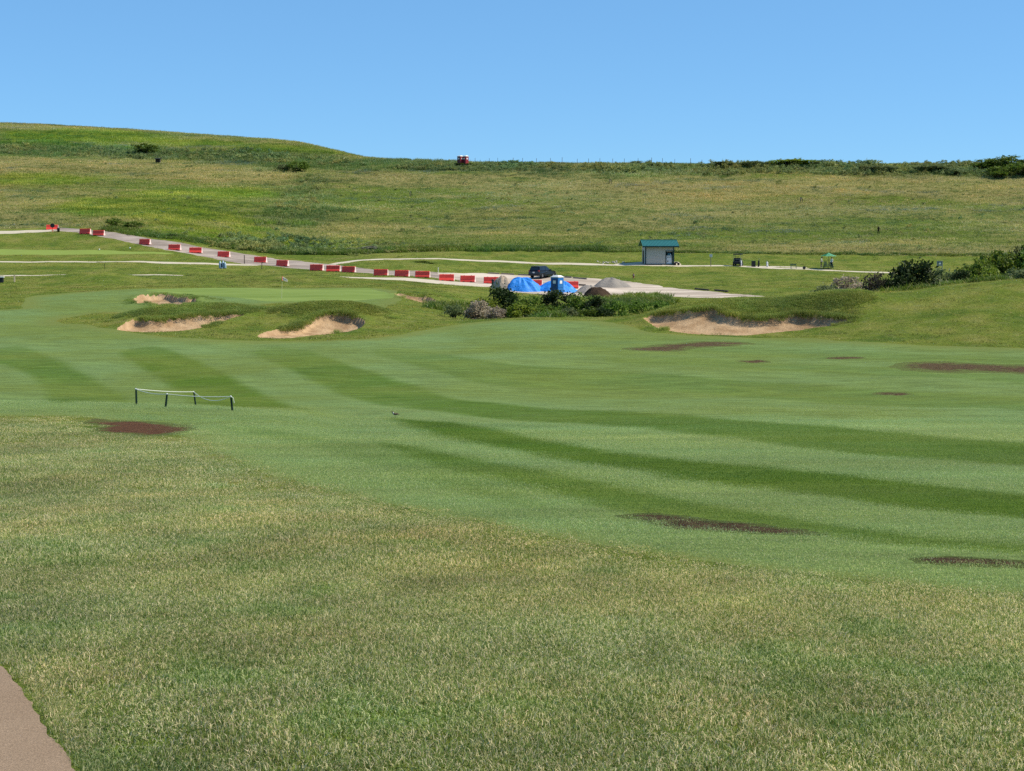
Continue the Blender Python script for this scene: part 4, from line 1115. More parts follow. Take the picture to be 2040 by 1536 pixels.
mk('lid', STEEL, e, lambda bm: lathe(bm, [(0.25, 0.66), (0.25, 0.70), (0.10, 0.76)], 12), True)
mk('stake', BLACK, e, lambda bm: cyl(bm, (0.05, 0.2, -0.1), (0.05, 0.2, 1.05), 0.03, n=6))

# blue-grey plastic tubs on the bank
p = spot(443, 535)
e = empty('tub_rack', p, 0.0, 'three pale blue plastic canisters standing together on the grass bank', 'canisters')
TUB = plain('pale_blue_plastic', (0.300, 0.400, 0.470), 0.45, 0.4, 0.15, 4.0)
for k, (dx, dy, h_) in enumerate([(-0.30, -0.05, 1.08), (0.10, 0.12, 1.12), (0.40, 0.0, 0.92)]):
    t = mk('canister', TUB, e, lambda bm: lathe(bm, [(0.17, 0.02), (0.19, 0.10), (0.19, h_ * 0.72), (0.15, h_ * 0.82), (0.09, h_ * 0.86), (0.10, h_), (0.06, h_ + 0.02)], 14, (dx, dy, 0)), True)
mk('frame', plain('canister_frame_navy', (0.030, 0.045, 0.085), 0.6, 0.3), e, lambda bm: (bbox(bm, (-0.08, -0.16, 0.45), (0.12, 0.10, 0.66)), bbox(bm, (0.26, -0.05, 0.42), (0.10, 0.10, 0.80)), bbox(bm, (0.05, 0.1, 0.05), (1.0, 0.30, 0.06))))
mk('foot', TUB, e, lambda bm: bbox(bm, (-0.02, -0.28, 0.07), (0.26, 0.2, 0.14), bev=0.03))

# posts and stakes
def post(px, row, top, w_, mat, label, lean=0.0, cap=None):
    p = spot(px, row); h_ = (row - top) / F * p[1]
    e = empty('marker_post', p, 0.3, label, 'post')
    mk('shaft', mat, e, lambda bm: (bbox(bm, (0, 0, h_ / 2 - 0.06), (w_, w_, h_ + 0.12), bev=w_ * 0.12), bmesh.ops.rotate(bm, verts=bm.verts[:], matrix=rotm('Y', lean))))
    if cap: mk('cap', cap, e, lambda bm: (bbox(bm, (0, 0, h_ + 0.02), (w_ * 1.25, w_ * 1.25, 0.05), bev=0.01), bmesh.ops.rotate(bm, verts=bm.verts[:], matrix=rotm('Y', lean))))
    return e
post(487, 525, 509, 0.12, DARKWOOD, 'brown post at the near edge of the gravel road', 0, DARKWOOD)
post(521.5, 536, 524, 0.10, DARKWOOD, 'short dark post in the grass below the road barriers', 2, DARKWOOD)
post(209, 538, 526, 0.06, BLACK, 'thin bent dark stake in the grass at the left', -4, BLACK)
post(29, 562, 549, 0.17, PALEWOOD, 'pale wooden post beside the white path at the left edge', 0, PALEWOOD)
post(873, 543, 533, 0.07, WHITE, 'thin white marker post beside the green bushes above the barriers', 0, WHITE)
p = spot(982, 573)
e = empty('post_bin', p, 0.1, 'dark upright post bin beside the sand heap', 'bin')
mk('body', plain('bin_dark_grey', (0.035, 0.040, 0.042), 0.6, 0.3), e, lambda bm: lathe(bm, [(0.17, -0.05), (0.18, 0.85), (0.18, 0.90)], 14), True)
mk('lid', BLACK, e, lambda bm: lathe(bm, [(0.20, 0.90), (0.20, 0.98), (0.12, 1.06), (0.02, 1.08)], 14), True)
p = spot(-3, 563)
e = empty('ball_washer_box', p, 0.15, 'dark box with a white top cut by the left edge of the photo', 'box')
mk('cabinet', BLACK, e, lambda bm: bbox(bm, (0, 0, 0.30), (1.15, 0.6, 0.62), bev=0.02))
mk('top', WHITE, e, lambda bm: bbox(bm, (0, 0, 0.66), (1.35, 0.75, 0.09), bev=0.02))

# flagstick on the green
p = spot(561, 594)
e = empty('flagstick', p, 0.0, 'pale flagstick with a white drooping flag on the putting green', 'flag')
hst = (594 - 551) / F * p[1]
mk('pole', plain('flag_pole_yellow', (0.620, 0.600, 0.330), 0.5, 0.4), e, lambda bm: cyl(bm, (0, 0, -0.05), (0.10, 0, hst), 0.022, 0.018, 8))
def _flag(bm):
    g = [[None] * 7 for _ in range(13)]
    for i in range(13):
        for j in range(7):
            u, v = i / 12, j / 6
            x = 0.10 + 0.50 * u; z = hst - 0.02 - 0.18 * u - (0.34 - 0.10 * u) * v - 0.10 * u * u
            g[i][j] = bm.verts.new((x, 0.05 * math.sin(u * 7 + v * 2) * (0.3 + u), z))
    for i in range(12):
        for j in range(6): bm.faces.new((g[i][j], g[i + 1][j], g[i + 1][j + 1], g[i][j + 1]))
    bmesh.ops.solidify(bm, geom=bm.faces[:], thickness=0.008)
fl = mk('flag', plain('flag_white_cloth', (0.800, 0.720, 0.650), 0.8, 0.1), e, _flag, True)
mk('ferrule', RED, e, lambda bm: cyl(bm, (0.08, 0, hst - 0.42), (0.10, 0, hst + 0.02), 0.032, n=8))
mk('cup_rim', WHITE, e, lambda bm: lathe(bm, [(0.054, 0.0), (0.058, 0.012), (0.050, 0.012)], 14))

# tee markers on the upper tee
for k, (px, row, lb) in enumerate([(198, 499, 'small white tee marker behind the pale tee strip, left of two'), (259, 496, 'small white tee marker behind the pale tee strip, right of two')]):
    p = spot(px, row)
    e = empty('tee_marker', p, 0, lb, 'tee marker', 'white tee markers')
    mk('ball', WHITE, e, lambda bm: (bmesh.ops.create_icosphere(bm, subdivisions=2, radius=0.11), bmesh.ops.translate(bm, verts=bm.verts[:], vec=(0, 0, 0.17))), True)
    mk('spike', STEEL, e, lambda bm: cyl(bm, (0, 0, -0.05), (0, 0, 0.10), 0.02, n=6))

# parked SUV, rear quarter towards the viewer
CARP = plain('suv_black_paint', (0.008, 0.009, 0.014), 0.22, 0.6, 0.05)
GLASS = plain('suv_glass', (0.010, 0.013, 0.018), 0.06, 0.8, 0.02)
LENS = plain('tail_light_red', (0.300, 0.012, 0.012), 0.25, 0.6, 0.05)
p = spot(1081, 553.5)
car = empty('parked_suv', p, RAD(56), 'black SUV parked on the gravel lot, seen from the rear right', 'car')
def _body(bm):
    prof = [(-2.32, 0.42), (-2.36, 0.62), (-2.34, 0.95), (-2.28, 1.08), (0.72, 1.08), (1.55, 1.04), (2.16, 0.92), (2.30, 0.76), (2.34, 0.50), (2.26, 0.34), (1.92, 0.30), (1.84, 0.58), (1.66, 0.72), (1.34, 0.74), (1.12, 0.60), (1.02, 0.28), (-1.00, 0.28), (-1.10, 0.60), (-1.30, 0.74), (-1.62, 0.74), (-1.82, 0.58), (-1.92, 0.32), (-2.24, 0.34)]
    prism(bm, prof, 'y', -0.94, 0.94)
    for v in bm.verts:
        if v.co.z > 0.98: v.co.y *= 0.955
        if v.co.x > 1.9: v.co.y *= 0.90
    bmesh.ops.bevel(bm, geom=[ed for ed in bm.edges if abs(ed.verts[0].co.y - ed.verts[1].co.y) < 0.05], offset=0.05, segments=2, affect='EDGES')
mk('body', CARP, car, _body)
def _cabin(bm):
    base = [(-2.24, 1.06), (0.86, 1.06)]; top = [(-1.86, 1.66), (-0.02, 1.70)]
    b_ = [bm.verts.new(q) for q in [(-2.24, -0.88, 1.06), (0.92, -0.88, 1.06), (0.92, 0.88, 1.06), (-2.24, 0.88, 1.06)]]
    t_ = [bm.verts.new(q) for q in [(-1.98, -0.70, 1.68), (0.02, -0.68, 1.72), (0.02, 0.68, 1.72), (-1.98, 0.70, 1.68)]]
    for i in range(4): bm.faces.new((b_[i], b_[(i + 1) % 4], t_[(i + 1) % 4], t_[i]))
    bm.faces.new(t_); bm.faces.new(b_[::-1])
    bmesh.ops.bevel(bm, geom=bm.edges[:], offset=0.06, segments=2, affect='EDGES')
cab = mk('cabin', CARP, car, _cabin)
def quadpanel(bm, q, off):
    n_ = (Vector(q[1]) - Vector(q[0])).cross(Vector(q[3]) - Vector(q[0])).normalized() * off
    a = [bm.verts.new(Vector(v) + n_) for v in q]; c = [bm.verts.new(Vector(v) - n_ * 0.4) for v in q]
    for i in range(4): bm.faces.new((a[i], a[(i + 1) % 4], c[(i + 1) % 4], c[i]))
    bm.faces.new(a); bm.faces.new(c[::-1])
for s in (-1, 1):
    for x0, x1, u0, u1 in [(-0.55, 0.55, -0.50, 0.02), (-1.50, -0.62, -1.36, -0.57), (-2.00, -1.58, -1.84, -1.43)]:
        q = [(x0, s * 0.845, 1.14), (x1, s * 0.845, 1.14), (u1, s * 0.735, 1.56), (u0, s * 0.735, 1.56)]
        mk('side_window', GLASS, car, lambda bm: quadpanel(bm, q if s < 0 else q[::-1], 0.025))
    mk('tail_light', LENS, car, lambda bm: bbox(bm, (-2.27, s * 0.80, 1.00), (0.14, 0.22, 0.30), bev=0.03))
    mk('mirror', CARP, car, lambda bm: bbox(bm, (0.62, s * 1.00, 1.14), (0.14, 0.22, 0.16), bev=0.03))
    mk('roof_rail', STEEL, car, lambda bm: cyl(bm, (-1.8, s * 0.62, 1.73), (-0.1, s * 0.60, 1.765), 0.02, n=6))
    mk('headlight', WHITE, car, lambda bm: bbox(bm, (2.20, s * 0.66, 0.78), (0.16, 0.34, 0.14), bev=0.03))
    mk('door_handle', STEEL, car, lambda bm: bbox(bm, (-0.45, s * 0.945, 0.95), (0.20, 0.03, 0.035)))
mk('rear_window', GLASS, car, lambda bm: quadpanel(bm, [(-2.21, 0.72, 1.16), (-2.21, -0.72, 1.16), (-2.04, -0.62, 1.56), (-2.04, 0.62, 1.56)], 0.03))
mk('windscreen', GLASS, car, lambda bm: quadpanel(bm, [(0.84, -0.74, 1.14), (0.84, 0.74, 1.14), (0.14, 0.60, 1.63), (0.14, -0.60, 1.63)], 0.02))
mk('rear_bumper', BLACK, car, lambda bm: bbox(bm, (-2.32, 0, 0.50), (0.20, 1.78, 0.26), bev=0.05))
mk('licence_plate', WHITE, car, lambda bm: bbox(bm, (-2.372, 0, 0.82), (0.03, 0.34, 0.16)))
mk('rear_spoiler', CARP, car, lambda bm: bbox(bm, (-2.02, 0, 1.67), (0.26, 1.24, 0.05), bev=0.015))
for x_ in (-1.46, 1.48):
    for s in (-1, 1):
        w2 = mk('wheel', RUBBER, car, lambda bm: (lathe(bm, [(0.22, -0.11), (0.34, -0.11), (0.365, -0.07), (0.365, 0.07), (0.34, 0.11), (0.22, 0.11)], 24), bmesh.ops.rotate(bm, verts=bm.verts[:], matrix=rotm('X', 90)), bmesh.ops.translate(bm, verts=bm.verts[:], vec=(x_, s * 0.82, 0.365))), True)
        mk('rim', STEEL, w2, lambda bm: [bbox(bm, (x_, s * 0.935, 0.365), (0.40, 0.02, 0.055), rotm('Y', a_)) for a_ in (0, 36, 72, 108, 144)] + [bbox(bm, (x_, s * 0.92, 0.365), (0.12, 0.04, 0.12))])

# heaps on the lot
def heap(name, px0, px1, base, top, mat, label, cat, seed, folds=0.0, depth=0.9, peak=0.0, pw=1.35, group=None):
    p = spot((px0 + px1) / 2, base)
    w_ = (px1 - px0) / F * p[1] / 2; h_ = (base - top) / F * p[1]
    cy = p[1] + w_ * depth * 0.8
    c = np.array((p[0] * cy / p[1], cy, 0)); r = np.random.RandomState(seed)
    nr_, na = 22, 64
    V_, T2 = [], []
    ph = r.uniform(0, 6.28, 8)
    for i in range(nr_ + 1):
        t = i / nr_
        for k in range(na):
            a = 6.28318 * k / na
            edge = 1 + 0.10 * math.sin(2 * a + ph[0]) + 0.06 * math.sin(3 * a + ph[1]) + 0.04 * math.sin(7 * a + ph[2])
            rr = t * edge
            x = c[0] + w_ * rr * math.cos(a) + peak * w_ * (1 - t); y = c[1] + w_ * depth * rr * math.sin(a)
            hh_ = h_ * 1.04 * (1 - t ** pw) * (1 + 0.10 * t * math.sin(5 * a + ph[3] + 3 * t))
            if folds: hh_ += folds * (1 - t) ** 0.4 * t * (1.2 - 2.0 * abs(math.sin(3.5 * a + ph[4] + 1.6 * t)) + 0.8 - 1.4 * abs(math.sin(6.5 * a + ph[5] - 2.2 * t)) + 0.8 * math.sin(4 * a + ph[6] + 7 * t)) * 0.5
            else: hh_ += (0.10 * r.normal() * h_ + h_ * 0.35 * math.sin(3 * a + ph[6] + 4 * t)) * t * (1 - t)
            V_.append((x, y, hh_))
    V_ = np.array(V_); V_[:, 2] += z_ground(V_[:, 0], V_[:, 1]) - 0.02 * (V_[:, 2] > -9)
    for i in range(nr_):
        for k in range(na):
            a = i * na + k; b2 = i * na + (k + 1) % na
            T2 += [(a, b2, b2 + na), (a, b2 + na, a + na)]
    o0 = np.array((c[0], c[1], zg(c[0], c[1])))
    me = npmesh(name, V_ - o0, np.array(T2), mat, True)
    o = bpy.data.objects.new(name, me); COL.objects.link(o); o.location = o0
    o['label'] = label; o['category'] = cat
    if group: o['group'] = group
    return o
def heap_mat(name, a, c, sc, rough=0.95, bump=0.6):
    b = NB(name, rough, 0.08)
    oc = b.t.nodes.new('ShaderNodeTexCoord').outputs['Object']
    col = b.mix(b.noise(0.9, 6, 0.65, vec=oc), a, c)
    col = b.mix(1.0, col, b.val(b.noise(sc, 6, 0.8, vec=oc), 0.72, 1.25), 'MULTIPLY')
    b.color(col); b.bump(b.noise(sc, 6, 0.8, vec=oc), bump, 0.08)
    return b.m
b = NB('blue_tarp', 0.5, 0.25)
oc = b.t.nodes.new('ShaderNodeTexCoord').outputs['Object']
col = b.mix(b.noise(1.6, 6, 0.7, vec=oc, dist=1.5), (0.016, 0.165, 0.560), (0.036, 0.290, 0.800))
b.color(col); b.bump(b.noise(1.7, 4, 0.6, vec=oc, dist=1.2), 0.55, 0.25)
TARP = b.m
G_H = 'heaps of material on the gravel lot'
heap('sand_heap', 978, 1024, 577, 551, heap_mat('heap_sand', (0.330, 0.255, 0.185), (0.480, 0.390, 0.300), 7.0), 'pinkish tan sand heap left of the blue tarps', 'heap', 3, depth=0.8, pw=1.8, group=G_H)
heap('tarped_heap', 1006, 1082, 581, 556, TARP, 'heap under a bright blue tarp, left of two', 'tarped heap', 4, folds=0.55, depth=0.75, peak=-0.12, pw=2.4, group=G_H)
heap('tarped_heap', 1066, 1152, 582, 561, TARP, 'heap under a bright blue tarp behind the blue portable toilet', 'tarped heap', 5, folds=0.5, depth=0.7, peak=0.04, pw=1.7, group=G_H)
heap('gravel_heap', 1178, 1260, 573, 554.5, heap_mat('heap_gravel', (0.190, 0.170, 0.145), (0.300, 0.270, 0.235), 9.0), 'grey gravel heap farther back on the lot', 'heap', 6, depth=0.8, peak=-0.08, pw=1.9, group=G_H)
heap('gravel_heap', 1146, 1204, 586, 569, heap_mat('heap_pale_gravel', (0.260, 0.225, 0.190), (0.380, 0.335, 0.290), 9.0), 'small pale gravel heap behind the dark brown heap', 'heap', 7, depth=0.6, pw=1.6, group=G_H)
heap('dark_heap', 1160, 1220, 592, 574, heap_mat('heap_dark_brown', (0.030, 0.019, 0.012), (0.080, 0.052, 0.034), 8.0), 'dark brown heap at the near edge of the lot', 'heap', 8, depth=0.6, pw=2.2, group=G_H)  # dark brown mound in front of the paler grey one

# portable toilets
def toilet(p, rz, wall, dark, label, s=1.0, group=None):
    e = empty('portable_toilet', p, rz, label, 'portable toilet', group, (s, s, s))
    mk('base', BLACK, e, lambda bm: bbox(bm, (0, 0, 0.09), (1.22, 1.22, 0.22), bev=0.02))
    mk('cabin', wall, e, lambda bm: bbox(bm, (0, 0, 1.15), (1.12, 1.12, 1.94), bev=0.03))
    mk('roof', WHITE, e, lambda bm: (bbox(bm, (0, 0, 2.16), (1.22, 1.22, 0.10), bev=0.03), bbox(bm, (0, 0, 2.28), (1.12, 1.12, 0.18), taper=0.62, bev=0.03)))
    d_ = mk('door', dark, e, lambda bm: bbox(bm, (0, -0.575, 1.10), (0.84, 0.04, 1.78), bev=0.01))  # door colour is the wall darkened, painting in the shade on that face
    mk('door_sign', WHITE, d_, lambda bm: bbox(bm, (0.02, -0.60, 1.58), (0.40, 0.012, 0.36)))
    mk('latch', STEEL, d_, lambda bm: bbox(bm, (0.32, -0.605, 1.12), (0.07, 0.03, 0.12)))
    mk('side_sign', WHITE, e, lambda bm: bbox(bm, (0.565, 0.0, 1.56), (0.014, 0.46, 0.36)))
    for z_ in (0.45, 0.95):
        mk('wall_rib', wall, e, lambda bm: bbox(bm, (0.572, 0, z_), (0.03, 0.94, 0.07), bev=0.008))
    mk('vent_pipe', STEEL, e, lambda bm: cyl(bm, (-0.35, 0.35, 2.1), (-0.35, 0.35, 2.52), 0.05, n=10))
toilet(spot_d(1110, 178, 560), RAD(-38), plain('toilet_blue', (0.018, 0.150, 0.420), 0.5, 0.4, 0.06), plain('toilet_blue_shaded', (0.014, 0.062, 0.180), 0.5, 0.4, 0.06), 'blue portable toilet with a white roof in front of the tarped heap')
TR = plain('toilet_red', (0.250, 0.018, 0.022), 0.5, 0.4, 0.08); TRD = plain('toilet_red_shaded', (0.120, 0.010, 0.014), 0.5, 0.4, 0.08)
for px, side in ((917, 'left'), (927.5, 'right')):
    pp = spot_d(px, 351, 318); pp[2] = CAMZ + 351 * tan_row(328.5)
    toilet(pp, RAD(-40), TR, TRD, 'red portable toilet with a white roof on the skyline, %s of a pair' % side, 0.92, 'red portable toilets on the crest')

# timbers round the lot
GTI = 'timbers edging the gravel lot'
for px0, r0, px1, r1, dark, lb in [
 (972, 545, 995, 546, 0, 'grey edging timber at the back of the lot, farthest left'), (998, 546.4, 1024, 547.6, 0, 'grey edging timber at the back of the lot, second from the left'),
 (1032, 548, 1054, 549, 0, 'grey edging timber just left of the black SUV'), (1120, 552.5, 1139, 553.5, 0, 'grey edging timber just right of the black SUV'),
 (1142, 554.5, 1169, 556.5, 0, 'grey edging timber at the back of the lot above the gravel heap'), (1150, 568.5, 1167, 569.5, 1, 'dark timber lying right of the last red barrier'),
 (1196, 571, 1233, 572.5, 1, 'long dark timber lying below the grey gravel heap'), (1385, 576.5, 1412, 579, 1, 'dark edging timber on the right bank of the lot, left of two'), (1424, 579.5, 1450, 582, 1, 'dark edging timber on the right bank of the lot, right of two')]:
    a, c = spot(px0, r0), spot(px1, r1)
    m = (a + c) / 2; L_ = float(np.hypot(*(c - a)[:2]))
    e = empty('edging_timber', (m[0], m[1], zg(m[0], m[1])), math.atan2(c[1] - a[1], c[0] - a[0]), lb, 'timber', GTI)
    e.rotation_euler = (0, -math.atan2(c[2] - a[2], L_), math.atan2(c[1] - a[1], c[0] - a[0]))
    mk('beam', DARKWOOD if dark else TIMBER, e, lambda bm: bbox(bm, (0, 0, 0.09), (L_, 0.20, 0.20), bev=0.02))
    for sx in (-0.4, 0.4): mk('pin', STEEL, e, lambda bm: cyl(bm, (sx * L_, 0, 0.1), (sx * L_, 0, 0.22), 0.02, n=6))
p = spot(1262, 554)
e = empty('hydrant', p, 0.4, 'small dark red hydrant at the back edge of the lot', 'hydrant')
HYD = plain('hydrant_maroon', (0.120, 0.022, 0.018), 0.6, 0.3)
mk('barrel', HYD, e, lambda bm: lathe(bm, [(0.14, -0.05), (0.14, 0.05), (0.10, 0.07), (0.10, 0.48), (0.13, 0.50), (0.12, 0.58), (0.05, 0.66)], 14), True)
mk('outlet', HYD, e, lambda bm: (cyl(bm, (-0.20, 0, 0.36), (0.20, 0, 0.36), 0.055, n=10),))
mk('cap', WHITE, e, lambda bm: cyl(bm, (0, -0.10, 0.44), (0, -0.16, 0.44), 0.06, n=10))

# shed
p = spot(1314, 527.5)
k_ = p[1] / F
WALL = plain('shed_wall_cream', (0.520, 0.470, 0.415), 0.6, 0.25, 0.05, 2.0)
TRIM = plain('shed_trim_dark_green', (0.018, 0.050, 0.048), 0.5, 0.3, 0.1)
ROOF = plain('shed_roof_green_metal', (0.030, 0.150, 0.140), 0.38, 0.4, 0.06, 1.5)
shed = empty('shed', p, RAD(4), 'cream metal shed with a green gable roof beside the cart path', 'shed')
WD, DP, HT = 4.45, 3.4, 2.85
hx_ = WD / 2
def ribbed(bm, x0, x1, z0, z1, y):
    bbox(bm, ((x0 + x1) / 2, y + 0.06, (z0 + z1) / 2), (x1 - x0, 0.12, z1 - z0))
    n = max(1, int((x1 - x0) / 0.23))
    for i in range(n): bbox(bm, (x0 + (i + 0.5) * (x1 - x0) / n, y - 0.012, (z0 + z1) / 2), (0.035, 0.024, z1 - z0))
DX0, DX1, DZ = 1.02, 2.02, 2.02
def _wall(bm):
    ribbed(bm, -hx_, DX0, 0.12, HT, 0); ribbed(bm, DX1, hx_, 0.12, HT, 0); ribbed(bm, DX0, DX1, DZ, HT, 0)
mk('front_wall', WALL, shed, _wall)
mk('side_wall', WALL, shed, lambda bm: prism(bm, [(0.12, 0.12), (DP, 0.12), (DP, HT), (DP / 2, HT + 0.82), (0.12, HT + 0.02)], 'x', -hx_, -hx_ + 0.12))
mk('side_wall', WALL, shed, lambda bm: prism(bm, [(0.12, 0.12), (DP, 0.12), (DP, HT), (DP / 2, HT + 0.82), (0.12, HT + 0.02)], 'x', hx_ - 0.12, hx_))
mk('rear_wall', WALL, shed, lambda bm: bbox(bm, (0, DP + 0.06, HT / 2 + 0.06), (WD, 0.12, HT - 0.12)))
mk('plinth', TRIM, shed, lambda bm: bbox(bm, (0, DP / 2, 0.03), (WD + 0.06, DP + 0.2, 0.22)))
for x_ in (-hx_, hx_): mk('corner_trim', TRIM, shed, lambda bm: bbox(bm, (x_, 0.0, HT / 2 + 0.1), (0.16, 0.16, HT - 0.1)))
mk('side_door', BLACK, shed, lambda bm: bbox(bm, (-hx_ - 0.03, DP * 0.62, 1.15), (0.06, 0.95, 2.05)))
def _roof(bm):
    th, ov, lo = 0.07, 0.55, 0.62
    for s in (-1, 1):
        y0, y1 = (-lo, DP / 2) if s < 0 else (DP + lo, DP / 2)
        z0, z1 = HT + 0.02, HT + 0.98
        vsx = []
        for x_ in (-hx_ - ov, hx_ + 0.72):
            vsx.append([bm.verts.new(q) for q in ((x_, y0, z0), (x_, y1, z1), (x_, y1, z1 + th), (x_, y0, z0 + th))])
        A, B = vsx
        for i in range(4): bm.faces.new((A[i], A[(i + 1) % 4], B[(i + 1) % 4], B[i]))
        bm.faces.new(A[::-1]); bm.faces.new(B)
        n = 26
        for i in range(n + 1):
            x_ = -hx_ - ov + (WD + ov + 0.72) * i / n
            L2 = math.hypot(y1 - y0, z1 - z0)
            bbox(bm, (x_, (y0 + y1) / 2, (z0 + z1) / 2 + th + 0.018), (0.035, L2, 0.05), Matrix.Rotation(math.atan2(z1 - z0, y1 - y0) if s < 0 else -math.atan2(z1 - z0, y0 - y1), 3, 'X'))
rf = mk('roof', ROOF, shed, _roof)
mk('ridge_cap', ROOF, rf, lambda bm: bbox(bm, (0.085, DP / 2, HT + 1.07), (WD + 1.27, 0.30, 0.06), bev=0.01))
mk('fascia', TRIM, rf, lambda bm: bbox(bm, (0.085, -0.63, HT - 0.02), (WD + 1.27, 0.05, 0.20)))
mk('soffit', TRIM, rf, lambda bm: bbox(bm, (0.085, -0.30, HT - 0.06), (WD + 1.2, 0.60, 0.04)))
mk('recess', BLACK, shed, lambda bm: (bbox(bm, ((DX0 + DX1) / 2, 0.95, 1.05), (DX1 - DX0 + 0.1, 0.06, 2.1)), bbox(bm, (DX0 - 0.02, 0.5, 1.05), (0.04, 0.86, 2.06)), bbox(bm, (DX1 + 0.02, 0.5, 1.05), (0.04, 0.86, 2.06)), bbox(bm, ((DX0 + DX1) / 2, 0.5, 2.06), (1.1, 0.86, 0.06))))
mk('opening_frame', TRIM, shed, lambda bm: (bbox(bm, (DX0 - 0.05, -0.03, 1.05), (0.10, 0.10, 2.10)), bbox(bm, (DX1 + 0.05, -0.03, 1.05), (0.10, 0.10, 2.10)), bbox(bm, ((DX0 + DX1) / 2, -0.03, 2.14), (1.2, 0.10, 0.10))))
Rz = Matrix.Rotation(RAD(4), 4, 'Z')
q = Vector(p) + Rz @ Vector(((DX0 + DX1) / 2, 0.42, 0.13))
e = empty('ball_dispenser', q, RAD(4), 'white range ball dispenser standing in the opening of the shed', 'ball dispenser')
mk('cabinet', plain('dispenser_white', (0.640, 0.660, 0.680), 0.5, 0.4), e, lambda bm: bbox(bm, (0.0, 0, 0.66), (0.86, 0.6, 1.30), bev=0.02))
mk('slot', BLACK, e, lambda bm: bbox(bm, (-0.10, -0.305, 1.05), (0.42, 0.03, 0.08)))
mk('ball_chute', BLACK, e, lambda bm: bbox(bm, (-0.20, -0.305, 0.42), (0.16, 0.03, 0.18)))
mk('keypad', BLACK, e, lambda bm: bbox(bm, (0.28, -0.305, 1.08), (0.16, 0.03, 0.14)))
mk('hopper', plain('hopper_teal', (0.030, 0.130, 0.170), 0.4, 0.5), e, lambda bm: bbox(bm, (0.05, 0.02, 1.52), (0.66, 0.5, 0.40), taper=0.7, bev=0.03))
mk('lamp', WHITE, e, lambda bm: bmesh.ops.create_icosphere(bm, subdivisions=2, radius=0.09, matrix=Matrix.Translation((0.24, -0.24, 1.45))), True)
q = Vector(p) + Rz @ Vector((hx_ + 0.40, 0.15, 0)); q.z = zg(q.x, q.y)
e = empty('hand_trolley', q, 0.3, 'black two-wheeled trolley at the right corner of the shed', 'trolley')
mk('frame', BLACK, e, lambda bm: (cyl(bm, (-0.3, 0, 0.25), (0.35, 0, 0.42), 0.04, n=8), cyl(bm, (-0.3, 0, 0.25), (-0.42, 0, 0.72), 0.03, n=8), bbox(bm, (0.0, 0, 0.42), (0.42, 0.32, 0.22), bev=0.03)))
for x_, s in ((-0.25, 1), (0.34, 1)): mk('wheel', RUBBER, e, lambda bm: (lathe(bm, [(0.08, -0.04), (0.21, -0.04), (0.21, 0.04), (0.08, 0.04)], 16), bmesh.ops.rotate(bm, verts=bm.verts[:], matrix=rotm('X', 90)), bmesh.ops.translate(bm, verts=bm.verts[:], vec=(x_, -0.18, 0.21))), True)
# broken concrete left of the shed
r = np.random.RandomState(9)
bm = bmesh.new()
o0 = spot(1212, 524.5)
for i in range(26):
    x_, y_ = r.normal(0, 1.3), r.normal(0.6, 0.7)
    z_ = zg(o0[0] + x_, o0[1] + y_) - o0[2]
    s = r.uniform(0.10, 0.34)
    bbox(bm, (x_, y_, z_ + s * 0.25), (s * r.uniform(0.8, 1.6), s, s * 0.6), Matrix.Rotation(r.uniform(0, 3), 3, Vector((r.normal(), r.normal(), 2)).normalized()), bev=s * 0.12, taper=r.uniform(0.6, 0.95))
o = bpy.data.objects.new('rubble', bmesh_to('rubble', bm, plain('rubble_concrete', (0.400, 0.370, 0.300), 0.95, 0.05, 0.3, 3.0))); COL.objects.link(o); o.location = o0
o['kind'] = 'stuff'; o['label'] = 'scatter of pale broken stones left of the shed'; o['category'] = 'stones'

# sign with two white plates
p = spot(1416, 530)
e = empty('sign_post', p, 0.0, 'wooden post with two white plates right of the shed', 'sign')
hs_ = 24 / F * p[1]
mk('post', WOOD, e, lambda bm: bbox(bm, (0, 0, hs_ / 2 - 0.05), (0.11, 0.11, hs_ + 0.1), bev=0.01))
for sx in (-0.125, 0.125): mk('plate', WHITE, e, lambda bm: bbox(bm, (sx, -0.075, hs_ - 0.26), (0.17, 0.03, 0.46), bev=0.005))

# golf cart
p = spot(1470, 530)
e = empty('golf_cart', p, RAD(70), 'black golf cart parked on the path, seen from behind', 'golf cart')
CB = plain('cart_black', (0.012, 0.012, 0.018), 0.45, 0.4)
mk('body', CB, e, lambda bm: (prism(bm, [(-1.15, 0.30), (-1.18, 0.62), (-0.95, 0.78), (-0.30, 0.78), (-0.25, 0.36), (0.55, 0.36), (0.62, 0.80), (0.95, 0.74), (1.20, 0.45), (1.18, 0.28)], 'y', -0.58, 0.58), bmesh.ops.bevel(bm, geom=bm.edges[:], offset=0.03, segments=2, affect='EDGES')))
mk('seat', plain('cart_seat', (0.045, 0.045, 0.05), 0.7, 0.2), e, lambda bm: (bbox(bm, (-0.30, 0, 0.84), (0.50, 1.04, 0.14), bev=0.04), bbox(bm, (-0.60, 0, 1.08), (0.12, 1.04, 0.40), rotm('Y', -8), bev=0.04)))
mk('canopy', CB, e, lambda bm: bbox(bm, (-0.10, 0, 1.84), (1.65, 1.2, 0.14), bev=0.04))
for x_ in (-0.78, 0.62):
    for s in (-1, 1): mk('canopy_post', STEEL, e, lambda bm: cyl(bm, (x_ * 1.08, s * 0.52, 0.60), (x_ * 0.92, s * 0.52, 1.82), 0.022, n=6))
